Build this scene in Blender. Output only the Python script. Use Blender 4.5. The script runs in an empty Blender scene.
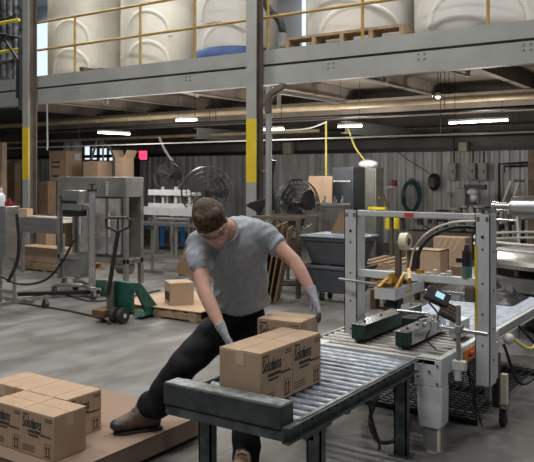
import bpy, bmesh, math, random
from mathutils import Vector, Matrix, Euler
random.seed(7)
PI = math.pi
V = Vector
COL = bpy.context.scene.collection
# ------------------------------------------------------------------ survey of the place: camera at 1.7 m, building axes X (along the mezzanine) and Y (along the conveyor)
EYE, HOR, FOC, MID = 1.7, 175.0, 739.0, 267.0
YAW = math.atan((765 - 267) / 739)
FW = V((-math.sin(YAW), math.cos(YAW), 0)); RT = V((math.cos(YAW), math.sin(YAW), 0)); UP = V((0, 0, 1))
def atD(x, y, d): return FW * d + RT * ((x - MID) / FOC * d) + UP * (EYE + (HOR - y) / FOC * d)
def onZ(x, y, z=0.0): return atD(x, y, FOC * (EYE - z) / (y - HOR))
def onY(x, y, Y): return atD(x, y, Y / (FW.y + RT.y * (x - MID) / FOC))
def onX(x, y, X): return atD(x, y, X / (FW.x + RT.x * (x - MID) / FOC))

# ------------------------------------------------------------------ materials
def mat(name, col, rough=.6, metal=0., var=.12, scale=6., bump=0., emit=None, es=1., alpha=1., trans=0., spec=.5, stretch=None, detail=4):
    m = bpy.data.materials.new(name); m.use_nodes = True
    nt = m.node_tree; b = nt.nodes['Principled BSDF']
    c = (*col, 1)
    b.inputs['Roughness'].default_value = rough; b.inputs['Metallic'].default_value = metal
    b.inputs['Specular IOR Level'].default_value = spec
    b.inputs['Alpha'].default_value = alpha
    if trans: b.inputs['Transmission Weight'].default_value = trans
    if emit: b.inputs['Emission Color'].default_value = (*emit, 1); b.inputs['Emission Strength'].default_value = es
    if var or bump:
        tc = nt.nodes.new('ShaderNodeTexCoord'); mp = nt.nodes.new('ShaderNodeMapping')
        if stretch: mp.inputs['Scale'].default_value = stretch
        n = nt.nodes.new('ShaderNodeTexNoise'); n.inputs['Scale'].default_value = scale; n.inputs['Detail'].default_value = detail
        nt.links.new(tc.outputs['Object'], mp.inputs[0]); nt.links.new(mp.outputs[0], n.inputs['Vector'])
        r = nt.nodes.new('ShaderNodeValToRGB')
        r.color_ramp.elements[0].position = .3; r.color_ramp.elements[1].position = .7
        r.color_ramp.elements[0].color = (*[max(0, v * (1 - var * 1.6)) for v in col], 1)
        r.color_ramp.elements[1].color = (*[min(1, v * (1 + var)) for v in col], 1)
        nt.links.new(n.outputs['Fac'], r.inputs[0]); nt.links.new(r.outputs[0], b.inputs['Base Color'])
        if bump:
            bp = nt.nodes.new('ShaderNodeBump'); bp.inputs['Strength'].default_value = bump; bp.inputs['Distance'].default_value = .01
            nt.links.new(n.outputs['Fac'], bp.inputs['Height']); nt.links.new(bp.outputs[0], b.inputs['Normal'])
    else: b.inputs['Base Color'].default_value = c
    return m
M = {}
def mk(k, *a, **kw): M[k] = mat(k, *a, **kw)
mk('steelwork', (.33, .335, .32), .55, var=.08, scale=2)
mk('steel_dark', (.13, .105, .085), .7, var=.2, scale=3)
mk('deck_under', (.24, .20, .165), .8, var=.2, scale=1.5)
mk('yellow', (.70, .52, .03), .5, var=.08, scale=4)
mk('rail_yellow', (.42, .27, .07), .5, var=.15, scale=8)
mk('rail_bright', (.75, .65, .06), .5, var=.1)
mk('beige_pipe', (.48, .38, .24), .5, var=.15, scale=3)
mk('black', (.015, .015, .016), .5, var=.2)
mk('black_gloss', (.012, .012, .014), .42, var=0)
mk('rubber', (.03, .03, .03), .75, var=.2)
mk('tank_white', (.80, .79, .75), .45, var=.05, scale=1.2)
mk('tank_cream', (.80, .78, .69), .45, var=.07, scale=1.2)
mk('tank_blue', (.06, .12, .32), .5, var=.1)
mk('wood', (.42, .30, .18), .8, var=.25, scale=9, stretch=(1, 6, 6), bump=.2)
mk('wood_dark', (.16, .11, .075), .8, var=.25, scale=9)
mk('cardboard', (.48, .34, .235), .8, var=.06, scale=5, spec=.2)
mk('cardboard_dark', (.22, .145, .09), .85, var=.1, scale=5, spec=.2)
mk('cardboard_pad', (.30, .215, .16), .82, var=.05, scale=2, spec=.2)
mk('tape', (.60, .47, .33), .25, var=.05, spec=.6)
mk('ink', (.035, .03, .025), .8, var=.35, scale=90)
mk('ink_green', (.02, .11, .065), .8, var=.3, scale=80)
mk('stainless', (.44, .43, .41), .33, .85, var=.15, scale=3, stretch=(1, 1, 4))
mk('stainless_dull', (.30, .29, .27), .45, .6, var=.2, scale=4)
mk('chrome', (.62, .63, .64), .25, .9, var=.08)
mk('roller', (.32, .355, .405), .42, .45, var=.28, scale=22, bump=.1)
mk('roller_far', (.34, .385, .45), .45, .3, var=.2, scale=22)
mk('rail_steel', (.10, .115, .115), .42, .35, var=.3, scale=14)
mk('rail_edge', (.34, .36, .36), .35, .6, var=.3, scale=16)
mk('block_top', (.27, .29, .29), .45, .2, var=.45, scale=18, stretch=(1, 3, 1))
mk('block', (.055, .065, .066), .5, .1, var=.25, scale=12)
mk('machine_grey', (.55, .56, .565), .45, var=.06, scale=5)
mk('machine_white', (.66, .68, .69), .4, var=.05, scale=5)
mk('belt_green', (.012, .045, .03), .45, var=.3, scale=20)
mk('gold', (.55, .32, .06), .4, .4, var=.2, scale=25)
mk('bronze', (.20, .11, .055), .5, .4, var=.2)
mk('cream', (.78, .74, .55), .5, var=.04)
mk('clear_film', (.55, .55, .6), .25, var=.2)
mk('red', (.62, .035, .035), .5, var=.05)
mk('red_dark', (.25, .02, .03), .5)
mk('orange', (.75, .27, .02), .5, var=.05)
mk('jack_green', (.012, .095, .07), .42, var=.2, scale=12)
mk('bin_grey', (.105, .115, .13), .5, var=.1, scale=3)
mk('bin_lid', (.27, .32, .37), .45, var=.1, scale=3)
mk('fan_wire', (.10, .10, .095), .4, .7, var=.2)
mk('fan_blade', (.05, .05, .052), .45, .3, var=.2)
mk('fan_motor', (.10, .17, .17), .5, var=.2)
mk('plexi', (.55, .5, .47), .2, var=.25, scale=5, alpha=.45)
mk('cabinet_dark', (.04, .045, .055), .5, var=.15)
mk('cabinet_grey', (.24, .24, .225), .55, var=.12)
mk('elec_box', (.33, .34, .32), .5, var=.1)
mk('beige_box', (.42, .40, .30), .6, var=.1)
mk('hose_teal', (.02, .09, .10), .5, var=.2)
mk('hose_yellow', (.62, .52, .12), .5, var=.1)
mk('cable_white', (.62, .60, .55), .5, var=.1)
mk('bag_white', (.75, .76, .78), .35, var=.15, scale=30, bump=.6)
mk('blue_paint', (.03, .17, .42), .5, var=.1)
mk('blue_film', (.14, .27, .50), .3, var=.4, scale=30)
mk('white_plastic', (.74, .76, .80), .35, var=.03)
mk('yellow_plastic', (.75, .60, .03), .45, var=.05)
mk('screen', (.1, .2, .25), .3, var=0, emit=(.45, .75, .85), es=.9)
mk('tube_light', (1, 1, 1), .5, var=0, emit=(1, .96, .9), es=7)
mk('exit_red', (.8, .05, .1), .5, var=0, emit=(1, .05, .14), es=2.0)
mk('daylight', (.8, .9, 1), .5, var=0, emit=(.72, .86, 1), es=1.1)
mk('skin', (.60, .345, .26), .55, var=.08, scale=14, spec=.35)
mk('lip', (.42, .17, .14), .5, var=.1)
mk('hair', (.075, .040, .020), .6, spec=.3, var=.6, scale=26, stretch=(1, 5, 1), bump=.6)
mk('trousers', (.011, .011, .014), .8, var=.35, scale=14, spec=.25, bump=.3)
mk('glove', (.42, .44, .50), .8, var=.15, scale=60, bump=.4)
mk('glove_dark', (.07, .065, .07), .7, var=.2, scale=60)
mk('boot', (.13, .085, .06), .6, var=.3, scale=25)
mk('boot_toe', (.03, .032, .045), .4, var=.2)
mk('boot_tan', (.36, .25, .15), .7, var=.2)
mk('lens', (.75, .78, .8), .08, var=0, alpha=.10, spec=.9)
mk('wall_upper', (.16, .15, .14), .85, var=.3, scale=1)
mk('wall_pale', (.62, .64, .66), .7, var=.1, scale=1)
mk('machinery_grey', (.16, .17, .19), .5, .3, var=.6, scale=6)

def shirt_material():
    m = mat('heather_grey', (.36, .385, .415), .85, var=.07, scale=90, spec=.2)
    nt = m.node_tree; b = nt.nodes['Principled BSDF']
    tc = nt.nodes.new('ShaderNodeTexCoord'); mp = nt.nodes.new('ShaderNodeMapping')
    mp.inputs['Rotation'].default_value = (.3, .5, .9); mp.inputs['Scale'].default_value = (7, 3, 2.2)
    n = nt.nodes.new('ShaderNodeTexNoise'); n.inputs['Scale'].default_value = 1.5; n.inputs['Detail'].default_value = 3; n.inputs['Distortion'].default_value = 1.4
    bp = nt.nodes.new('ShaderNodeBump'); bp.inputs['Strength'].default_value = .7; bp.inputs['Distance'].default_value = .03
    nt.links.new(tc.outputs['Object'], mp.inputs[0]); nt.links.new(mp.outputs[0], n.inputs['Vector'])
    nt.links.new(n.outputs['Fac'], bp.inputs['Height']); nt.links.new(bp.outputs[0], b.inputs['Normal'])
    M['shirt'] = m
shirt_material()

def floor_material():
    m = bpy.data.materials.new('worn_concrete'); m.use_nodes = True
    nt = m.node_tree; b = nt.nodes['Principled BSDF']; L = nt.links.new
    tc = nt.nodes.new('ShaderNodeTexCoord')
    def noise(s, det=6, dist=0., st=None):
        n = nt.nodes.new('ShaderNodeTexNoise'); n.inputs['Scale'].default_value = s; n.inputs['Detail'].default_value = det; n.inputs['Distortion'].default_value = dist
        if st:
            mp = nt.nodes.new('ShaderNodeMapping'); mp.inputs['Scale'].default_value = st; L(tc.outputs['Object'], mp.inputs[0]); L(mp.outputs[0], n.inputs['Vector'])
        else: L(tc.outputs['Object'], n.inputs['Vector'])
        return n
    r = nt.nodes.new('ShaderNodeValToRGB'); r.color_ramp.elements[0].position = .32; r.color_ramp.elements[1].position = .68
    r.color_ramp.elements[0].color = (.115, .112, .106, 1); r.color_ramp.elements[1].color = (.25, .246, .238, 1)
    L(noise(.9, 8, .6).outputs['Fac'], r.inputs[0])
    r2 = nt.nodes.new('ShaderNodeValToRGB'); r2.color_ramp.elements[0].position = .42; r2.color_ramp.elements[1].position = .6
    r2.color_ramp.elements[0].color = (.62, .60, .58, 1); r2.color_ramp.elements[1].color = (1.08, 1.08, 1.08, 1)
    L(noise(3.0, 8, .4, (1, .35, 1)).outputs['Fac'], r2.inputs[0])
    mx = nt.nodes.new('ShaderNodeMix'); mx.data_type = 'RGBA'; mx.blend_type = 'MULTIPLY'; mx.inputs['Factor'].default_value = 1
    L(r.outputs[0], mx.inputs['A']); L(r2.outputs[0], mx.inputs['B'])
    # saw-cut joints every 3 m
    sx = nt.nodes.new('ShaderNodeSeparateXYZ'); L(tc.outputs['Object'], sx.inputs[0])
    last = mx.outputs['Result']
    for ax, off in (('X', .35), ('Y', 1.05)):
        a = nt.nodes.new('ShaderNodeMath'); a.operation = 'ADD'; a.inputs[1].default_value = 300 + off; L(sx.outputs[ax], a.inputs[0])
        f = nt.nodes.new('ShaderNodeMath'); f.operation = 'PINGPONG'; f.inputs[1].default_value = 1.55; L(a.outputs[0], f.inputs[0])
        g = nt.nodes.new('ShaderNodeMath'); g.operation = 'LESS_THAN'; g.inputs[1].default_value = .006; L(f.outputs[0], g.inputs[0])
        k = nt.nodes.new('ShaderNodeMix'); k.data_type = 'RGBA'; L(g.outputs[0], k.inputs['Factor']); L(last, k.inputs['A']); k.inputs['B'].default_value = (.06, .058, .055, 1)
        last = k.outputs['Result']
    L(last, b.inputs['Base Color'])
    rr = nt.nodes.new('ShaderNodeMapRange'); rr.inputs['To Min'].default_value = .35; rr.inputs['To Max'].default_value = .7
    L(noise(2.2, 5).outputs['Fac'], rr.inputs['Value']); L(rr.outputs[0], b.inputs['Roughness'])
    bp = nt.nodes.new('ShaderNodeBump'); bp.inputs['Strength'].default_value = .08; bp.inputs['Distance'].default_value = .01
    L(noise(30, 6).outputs['Fac'], bp.inputs['Height']); L(bp.outputs[0], b.inputs['Normal'])
    M['floor'] = m
floor_material()
def cladding_material():
    m = bpy.data.materials.new('corrugated_cladding'); m.use_nodes = True
    nt = m.node_tree; b = nt.nodes['Principled BSDF']; L = nt.links.new
    tc = nt.nodes.new('ShaderNodeTexCoord'); mp = nt.nodes.new('ShaderNodeMapping'); mp.inputs['Scale'].default_value = (3, 3, .35)
    n = nt.nodes.new('ShaderNodeTexNoise'); n.inputs['Scale'].default_value = 1.6; n.inputs['Detail'].default_value = 6
    L(tc.outputs['Object'], mp.inputs[0]); L(mp.outputs[0], n.inputs['Vector'])
    r = nt.nodes.new('ShaderNodeValToRGB'); r.color_ramp.elements[0].position = .35; r.color_ramp.elements[1].position = .65
    r.color_ramp.elements[0].color = (.34, .33, .31, 1); r.color_ramp.elements[1].color = (.62, .63, .63, 1)
    L(n.outputs['Fac'], r.inputs[0]); L(r.outputs[0], b.inputs['Base Color']); b.inputs['Roughness'].default_value = .5
    M['cladding'] = m
cladding_material()

# ------------------------------------------------------------------ mesh building
class MB:
    def __init__(s): s.bm = bmesh.new()
    def box(s, x0, x1, y0, y1, z0, z1):
        r = bmesh.ops.create_cube(s.bm, size=1)
        for v in r['verts']: v.co = V(((x0 + x1) / 2 + v.co.x * (x1 - x0), (y0 + y1) / 2 + v.co.y * (y1 - y0), (z0 + z1) / 2 + v.co.z * (z1 - z0)))
        return s
    def obox(s, c, size, rot):
        r = bmesh.ops.create_cube(s.bm, size=1)
        R = rot if isinstance(rot, Matrix) else Euler(rot).to_matrix()
        for v in r['verts']: v.co = V(c) + R @ V((v.co.x * size[0], v.co.y * size[1], v.co.z * size[2]))
        return s
    def bar(s, p0, p1, w, h, up=(0, 0, 1)):
        p0, p1 = V(p0), V(p1); d = p1 - p0; L = d.length; y = d.normalized(); u = V(up)
        if abs(y.dot(u)) > .98: u = V((1, 0, 0))
        x = y.cross(u).normalized(); z = x.cross(y)
        R = Matrix((x, y, z)).transposed()
        return s.obox((p0 + p1) / 2, (w, L, h), R)
    def cyl(s, p0, p1, r0, r1=None, n=16):
        p0, p1 = V(p0), V(p1); r1 = r0 if r1 is None else r1
        s.loft([(p0, r0, r0), (p1, r1, r1)], n, axis=(p1 - p0)); return s
    def loft(s, rings, n=16, axis=None, side=None, closed=True):
        """rings: (centre, half-width along side, half-depth); oriented across the path"""
        pts = [V(r[0]) for r in rings]; loops = []
        prev = None
        for i, r in enumerate(rings):
            t = V(axis) if axis is not None else (pts[min(i + 1, len(pts) - 1)] - pts[max(i - 1, 0)])
            if t.length < 1e-9: t = V((0, 0, 1))
            t.normalize()
            sd = V(side) if side is not None else (prev if prev is not None else (V((1, 0, 0)) if abs(t.x) < .9 else V((0, 1, 0))))
            a = (sd - t * sd.dot(t)).normalized(); b = t.cross(a); prev = a
            loops.append([s.bm.verts.new(pts[i] + a * (r[1] * math.cos(2 * PI * k / n)) + b * (r[2] * math.sin(2 * PI * k / n))) for k in range(n)])
        for A, B in zip(loops, loops[1:]):
            for k in range(n): s.bm.faces.new((A[k], A[(k + 1) % n], B[(k + 1) % n], B[k]))
        if closed: s.bm.faces.new(loops[0][::-1]); s.bm.faces.new(loops[-1])
        return s
    def tube(s, pts, r, n=8, closed=False):
        if closed:
            pts = [V(p) for p in pts]; return s.loft([(p, r, r) for p in pts + [pts[0]]], n)
        return s.loft([(V(p), r, r) for p in pts], n)
    def ring(s, c, R, r, axis, n=32, m=6):
        ax = V(axis).normalized(); a = ax.orthogonal().normalized(); b = ax.cross(a); c = V(c); L = []
        for i in range(n):
            t = 2 * PI * i / n; d = a * math.cos(t) + b * math.sin(t)
            L.append([s.bm.verts.new(c + d * (R + r * math.cos(2 * PI * k / m)) + ax * (r * math.sin(2 * PI * k / m))) for k in range(m)])
        for i in range(n):
            A, B = L[i], L[(i + 1) % n]
            for k in range(m): s.bm.faces.new((A[k], B[k], B[(k + 1) % m], A[(k + 1) % m]))
        return s
    def sph(s, c, r, sc=(1, 1, 1), R=None, u=16, v=10):
        q = bmesh.ops.create_uvsphere(s.bm, u_segments=u, v_segments=v, radius=r)
        for w in q['verts']:
            p = V((w.co.x * sc[0], w.co.y * sc[1], w.co.z * sc[2])); w.co = V(c) + (R @ p if R else p)
        return s
    def lathe(s, prof, c, n=32, R=None):
        c = V(c); L = []
        for (r, z) in prof:
            L.append([s.bm.verts.new(c + ((R @ V((r * math.cos(2 * PI * k / n), r * math.sin(2 * PI * k / n), z))) if R else V((r * math.cos(2 * PI * k / n), r * math.sin(2 * PI * k / n), z)))) for k in range(n)])
        for A, B in zip(L, L[1:]):
            for k in range(n): s.bm.faces.new((A[k], A[(k + 1) % n], B[(k + 1) % n], B[k]))
        if prof[0][0] > 1e-4: s.bm.faces.new(L[0][::-1])
        if prof[-1][0] > 1e-4: s.bm.faces.new(L[-1])
        bmesh.ops.remove_doubles(s.bm, verts=s.bm.verts, dist=1e-5)
        return s
    def prism(s, poly, ext):
        a = [s.bm.verts.new(V(p)) for p in poly]; b = [s.bm.verts.new(V(p) + V(ext)) for p in poly]; n = len(a)
        s.bm.faces.new(a[::-1]); s.bm.faces.new(b)
        for k in range(n): s.bm.faces.new((a[k], a[(k + 1) % n], b[(k + 1) % n], b[k]))
        return s
    def build(s, name, m, parent=None, bevel=0., smooth=True, mods=(), at=None):
        bmesh.ops.recalc_face_normals(s.bm, faces=s.bm.faces)
        me = bpy.data.meshes.new(name); o = bpy.data.objects.new(name, me); COL.objects.link(o)
        if parent:
            p = parent
            while p.parent: p = p.parent
            off = V(p.location)
            o.parent = parent
        else:
            if at is not None: off = V(at)
            else:
                xs = [v.co for v in s.bm.verts]
                lo = V([min(c[i] for c in xs) for i in range(3)]); hi = V([max(c[i] for c in xs) for i in range(3)])
                off = V(((lo.x + hi.x) / 2, (lo.y + hi.y) / 2, lo.z))
            o.location = off
        bmesh.ops.translate(s.bm, verts=s.bm.verts, vec=-off)
        s.bm.to_mesh(me); s.bm.free()
        me.materials.append(M[m] if isinstance(m, str) else m)
        if smooth:
            me.polygons.foreach_set('use_smooth', [True] * len(me.polygons)); me.set_sharp_from_angle(angle=math.radians(38))
        if bevel:
            b = o.modifiers.new('bevel', 'BEVEL'); b.width = bevel; b.segments = 2; b.limit_method = 'ANGLE'; b.angle_limit = math.radians(50)
        return o
def tag(o, label, cat, group=None, kind=None):
    o['label'] = label
    if cat: o['category'] = cat
    if group: o['group'] = group
    if kind: o['kind'] = kind
    return o
def thing(name, label, cat, loc=(0, 0, 0), group=None):
    o = bpy.data.objects.new(name, None); o.empty_display_size = .1; COL.objects.link(o); o.location = V(loc)
    return tag(o, label, cat, group)
def struct(o): o['kind'] = 'structure'; return o
def copy_tree(o, parent=None):
    c = o.copy(); COL.objects.link(c); c.parent = parent
    for ch in list(o.children): copy_tree(ch, c)
    return c
def text_mb(txt, size, origin, xdir, ydir, depth=.0008, shear=0., sx=1., bold=0.):
    """letters as thin raised mesh"""
    cu = bpy.data.curves.new('t', 'FONT'); cu.body = txt; cu.size = size; cu.extrude = depth; cu.shear = shear; cu.offset = bold; cu.resolution_u = 2; cu.align_x = 'LEFT'
    o = bpy.data.objects.new('t', cu); COL.objects.link(o)
    me = bpy.data.meshes.new_from_object(o); mb = MB(); mb.bm.from_mesh(me)
    x = V(xdir).normalized(); y = V(ydir).normalized(); n = x.cross(y)
    for v in mb.bm.verts: v.co = V(origin) + x * (v.co.x * sx) + y * v.co.y + n * v.co.z
    bpy.data.objects.remove(o); bpy.data.curves.remove(cu); bpy.data.meshes.remove(me)
    return mb
def arc(pts, n=8):
    """Catmull-Rom through the points"""
    P = [V(p) for p in pts]; out = []
    Q = [P[0] * 2 - P[1]] + P + [P[-1] * 2 - P[-2]]
    for i in range(1, len(Q) - 2):
        for k in range(n):
            t = k / n; a, b, c, d = Q[i - 1], Q[i], Q[i + 1], Q[i + 2]
            out.append(.5 * ((2 * b) + (c - a) * t + (2 * a - 5 * b + 4 * c - d) * t * t + (3 * b - a - 3 * c + d) * t ** 3))
    out.append(P[-1]); return out

# ------------------------------------------------------------------ camera, lights, world
cam = bpy.data.cameras.new('camera'); co = bpy.data.objects.new('camera', cam); COL.objects.link(co)
co.location = (0, 0, EYE); co.rotation_euler = (PI / 2, 0, YAW)
cam.sensor_fit = 'HORIZONTAL'; cam.sensor_width = 36; cam.lens = 36 * FOC / 534; cam.shift_y = -(231 - HOR) / 534; cam.clip_end = 200
bpy.context.scene.camera = co
sc = bpy.context.scene
sc.view_settings.view_transform = 'Standard'; sc.view_settings.look = 'None'; sc.view_settings.gamma = 1; sc.view_settings.use_curve_mapping = False
sc.view_settings.exposure = 0.0
w = bpy.data.worlds.new('world'); sc.world = w; w.use_nodes = True
w.node_tree.nodes['Background'].inputs[0].default_value = (.86, .92, 1, 1); w.node_tree.nodes['Background'].inputs[1].default_value = .17
def area(name, loc, sx, sy, power, col=(1, 1, 1), rot=(0, 0, 0)):
    l = bpy.data.lights.new(name, 'AREA'); l.shape = 'RECTANGLE'; l.size = sx; l.size_y = sy; l.energy = power; l.color = col
    o = bpy.data.objects.new(name, l); COL.objects.link(o); o.location = loc; o.rotation_euler = rot; return o
for x, y, pw in ((-9.5, 6.2, 165), (-5, 6.2, 165), (-.5, 6.4, 85), (-7.5, 1.5, 185), (-2.6, .8, 185), (2.5, 1.5, 50)):
    area('high_bay_light', (x, y, 7.3), 1.6, .5, pw, (1, .975, .94))
for x in (-13, -8.5, -4, .5): area('mezzanine_light', (x, 10.6, 7.3), 1.8, .5, 150, (1, .96, .9))

# ------------------------------------------------------------------ the setting
struct(MB().box(-34, 8, -5, 17.2, -.1, 0).build('floor', 'floor', at=(0, 0, 0)))
struct(MB().box(-34, 8, -5, 17.4, 7.6, 7.8).build('ceiling', 'wall_pale'))
def corrugated(x0, x1, y, z0, z1, name):
    mb = MB(); x = x0; prof = []
    while x < x1:
        prof += [(x, y), (x + .10, y), (x + .13, y + .045), (x + .20, y + .045), (x + .23, y)]; x += .23
    A = [mb.bm.verts.new((p[0], p[1], z0)) for p in prof]; B = [mb.bm.verts.new((p[0], p[1], z1)) for p in prof]
    for k in range(len(A) - 1):
        if (prof[k + 1][0] - prof[k][0]) > 1e-6: mb.bm.faces.new((A[k], A[k + 1], B[k + 1], B[k]))
    mb.box(x0, x1, y + .05, y + .08, z0, z1)
    return struct(mb.build(name, 'cladding', smooth=False))
corrugated(-30, 3, 17.0, 0, 2.28, 'wall_back')
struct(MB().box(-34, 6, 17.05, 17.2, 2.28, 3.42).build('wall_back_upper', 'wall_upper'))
struct(MB().box(-34, 6, 17.05, 17.2, 3.5, 7.6).build('wall_back_gallery', 'wall_pale'))
struct(MB().box(-34, 6, 16.9, 17.05, 2.26, 2.36).build('trim_1', 'black'))
struct(MB().box(-34, 6, 9.9, 17.05, 3.44, 3.52).build('floor_mezzanine', 'deck_under'))
struct(MB().box(-30.2, -30, -5, 17.2, 0, 7.6).build('wall_left', 'wall_pale'))
# daylight panels of the back wall, seen over the cartons
for i, (a, b, t, u) in enumerate(((84, 90, 146, 160), (91.5, 97, 148, 160), (99, 107, 148, 161), (108.5, 116, 150, 161))):
    p, q = onY(a, t, 16.9), onY(b, u, 16.9)
    wd = MB().box(p.x, q.x, 16.93, 16.98, q.z, p.z).build('window_%d' % (i + 1), 'daylight'); struct(wd)
    fr = MB()
    for s in (p.x, q.x): fr.box(s - .02, s + .02, 16.9, 16.99, q.z - .02, p.z + .02)
    for s in (p.z, q.z): fr.box(p.x, q.x, 16.9, 16.99, s - .02, s + .02)
    fr.build('window_frame', 'elec_box', wd)
# ------------------------------------------------------------------ mezzanine steelwork
YM = 9.8
def ibeam_poly(y, z0, z1, w=.16, t=.018):
    h = w / 2
    return [(y - h, z0), (y + h, z0), (y + h, z0 + t), (y + t / 2, z0 + t), (y + t / 2, z1 - t), (y + h, z1 - t), (y + h, z1), (y - h, z1), (y - h, z1 - t), (y - t / 2, z1 - t), (y - t / 2, z0 + t), (y - h, z0 + t)]
def xbeam(name, poly, x0, x1, m, lab, cat='beam', **k):
    mb = MB().prism([(x0, a, b) for a, b in poly], (x1 - x0, 0, 0)); o = mb.build(name, m, **k)
    if lab: tag(o, lab, cat)
    return o
eb = thing('edge_channel', 'grey steel edge channel along the top of the mezzanine floor', 'beam', (-5, YM, 3.47))
xbeam('web', [(YM, 3.47), (YM + .03, 3.47), (YM + .03, 3.70), (YM, 3.70)], -18, 3, 'steelwork', None, parent=eb)
xbeam('flange', [(YM + .03, 3.68), (YM + .13, 3.68), (YM + .13, 3.70), (YM + .03, 3.70)], -18, 3, 'steelwork', None, parent=eb)
fb = thing('front_girder', 'grey steel girder with bolt groups just below the edge channel', 'beam', (-5, YM, 3.14))
MB().prism([(-18, a, b) for a, b in [(YM - .01, 3.14), (YM + .12, 3.14), (YM + .12, 3.16), (YM + .03, 3.16), (YM + .03, 3.41), (YM + .12, 3.41), (YM + .12, 3.43), (YM - .01, 3.43)]], (21, 0, 0)).build('web', 'steelwork', fb)
for px, py in ((78, 89), (188.5, 78), (331, 65), (421.5, 56), (527, 46.5)):
    c = onY(px, py, YM)
    for sx in (-.045, .045):
        for sz in (-.035, .035): MB().cyl((c.x + sx, YM - .03, c.z + sz), (c.x + sx, YM - .01, c.z + sz), .014, n=6).build('bolt', 'elec_box', fb)
def column(px, lab, y0=9.56):
    a = onY(px, 150, y0).x; r = thing('steel_column', lab, 'column', (a + .1, y0 + .1, 0))
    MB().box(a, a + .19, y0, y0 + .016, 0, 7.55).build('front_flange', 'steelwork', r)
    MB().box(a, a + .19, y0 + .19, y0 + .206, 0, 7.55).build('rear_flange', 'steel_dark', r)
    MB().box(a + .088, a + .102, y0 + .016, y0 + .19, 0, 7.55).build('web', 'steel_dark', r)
    z1 = onY(px, 119 if px > 100 else 127.5, y0).z; z0 = onY(px, 182.5 if px > 100 else 179.5, y0).z
    tag(MB().box(a - .001, a + .191, y0 - .002, y0 + .017, z0, z1).build('painted_band', 'yellow', r), 'yellow painted warning band', None)
    MB().box(a - .08, a + .27, y0 - .08, y0 + .29, 0, .02).build('base_plate', 'steel_dark', r)
    return a
c1 = column(22.5, 'tall grey steel column with a yellow band near the left edge')
c2 = column(246.2, 'tall grey steel column with a yellow band behind the worker')
tag(MB().cyl((c2 + .30, 9.75, 1.2), (c2 + .30, 9.75, 3.1), .055).cyl((c2 + .30, 9.75, 2.62), (c2 + .30, 9.75, 2.68), .065).cyl((c2 + .30, 9.75, 0), (c2 + .30, 9.75, 1.2), .055).box(c2 + .2, c2 + .3, 9.72, 9.75, 1.75, 1.78).build('riser_pipe', 'steelwork'), 'grey vertical pipe running beside the middle steel column', 'pipe')
tag(MB().tube(arc([(c2 + .31, 9.72, 2.7), (c2 + .36, 9.7, 2.95), (c2 + .5, 9.8, 3.08), (c2 + .48, 9.9, 3.2)]), .06).build('flexible_duct', 'steel_dark'), 'dark bent duct at the head of the grey vertical pipe', 'duct')
# joists under the deck (structure of the building)
for i, x in enumerate((-14.2, -12.4, -10.6, -8.8, -7.0, -5.2, -3.4, -1.6)):
    mb = MB().prism([(x + a - 10.5, 10.0, b) for a, b in ibeam_poly(10.5, 3.20, 3.43, .12)], (0, 6.9, 0))
    tag(mb.build('deck_joist', 'deck_under'), 'brown painted steel joist spanning beneath the mezzanine floor', 'joist', 'joists beneath the mezzanine floor')
for px, py in ((110, 105), (200, 96), (388, 79), (470, 76)):
    p = onY(px, py, 11.0); mb = MB().bar((p.x - .75, 10.5, 3.42), (p.x, 10.9, 3.2), .03, .03).box(p.x - .03, p.x + .03, 10.87, 10.93, 3.18, 3.44)
    tag(mb.build('angle_brace', 'steelwork'), {110: 'small angle brace under the deck right of the left column', 200: 'small angle brace under the deck left of the middle column', 388: 'small angle brace under the deck above the tape machine', 470: 'small angle brace under the deck near the right edge'}[px], 'brace')
xb = tag(MB().prism([(-16, a, b) for a, b in ibeam_poly(13.2, 2.82, 3.19, .16)], (18, 0, 0)).build('cross_girder', 'deck_under'), 'brown crossing girder behind the long beige pipe', 'beam')
for x0, k in ((-11.0, 0), (-7.1, 1)):
    tag(MB().prism([(x0 + a - 13, 13.4, b) for a, b in ibeam_poly(13, 2.55, 2.80, .2)], (0, 3.5, 0)).build('lower_beam', 'steelwork'), ['pale lower beam running back over the cage fans', 'pale lower beam running back over the dark cabinet'][k], 'beam')
# pipes along X
def xpipe(name, y, z, r, m, lab, x0=-17, x1=2.5, cat='pipe', flanges=()):
    t = thing(name, lab, cat, (-6, y, z)); MB().cyl((x0, y, z), (x1, y, z), r).build('pipe_run', m, t)
    for f in flanges: MB().cyl((f - .03, y, z), (f + .03, y, z), r * 1.35).build('coupling', m, t)
    for x in (-13, -9.2, -4.4, -1.4): MB().cyl((x, y, z), (x, y, 3.42), .006, n=6).build('hanger_rod', 'black', t)
    return t
xpipe('main_pipe', 12.0, 2.96, .055, 'beige_pipe', 'long thick beige pipe hung beneath the mezzanine', flanges=(-11.2, -8.1, -2.9))
xpipe('black_pipe', 11.8, 2.76, .03, 'black', 'long black pipe just below the thick beige pipe', x1=2.4)
xpipe('conduit_pipe', 11.6, 2.36, .014, 'cable_white', 'thin pale conduit hanging lowest under the mezzanine', x1=2.4)
xpipe('dark_pipe', 15.8, 2.58, .05, 'black', 'black pipe near the back wall above the cladding', x1=2.4)
xpipe('brown_pipe', 13.9, 2.66, .04, 'beige_pipe', 'brown pipe above the cartons at the back left', x0=-19, x1=-8)
xpipe('sprinkler_pipe', 16.3, 2.78, .03, 'steel_dark', 'thin dark sprinkler pipe highest on the back wall', x1=2.4)
tag(MB().tube([onY(47, 103, 11), onY(47, 112, 11), onY(47.5, 145, 11), onY(47, 150, 11)], .02).build('drop_pipe', 'cable_white'), 'thin pale drop pipe right of the left column', 'pipe')
tag(MB().tube([onY(276, 92, 10.3), onY(310, 97, 10.6), onY(345, 103, 11)], .035).tube([onY(279, 94, 10.3), onY(279, 109, 10.3)], .03).build('branch_pipe', 'cable_white'), 'pale branch pipe sloping right of the middle column', 'pipe')
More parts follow.
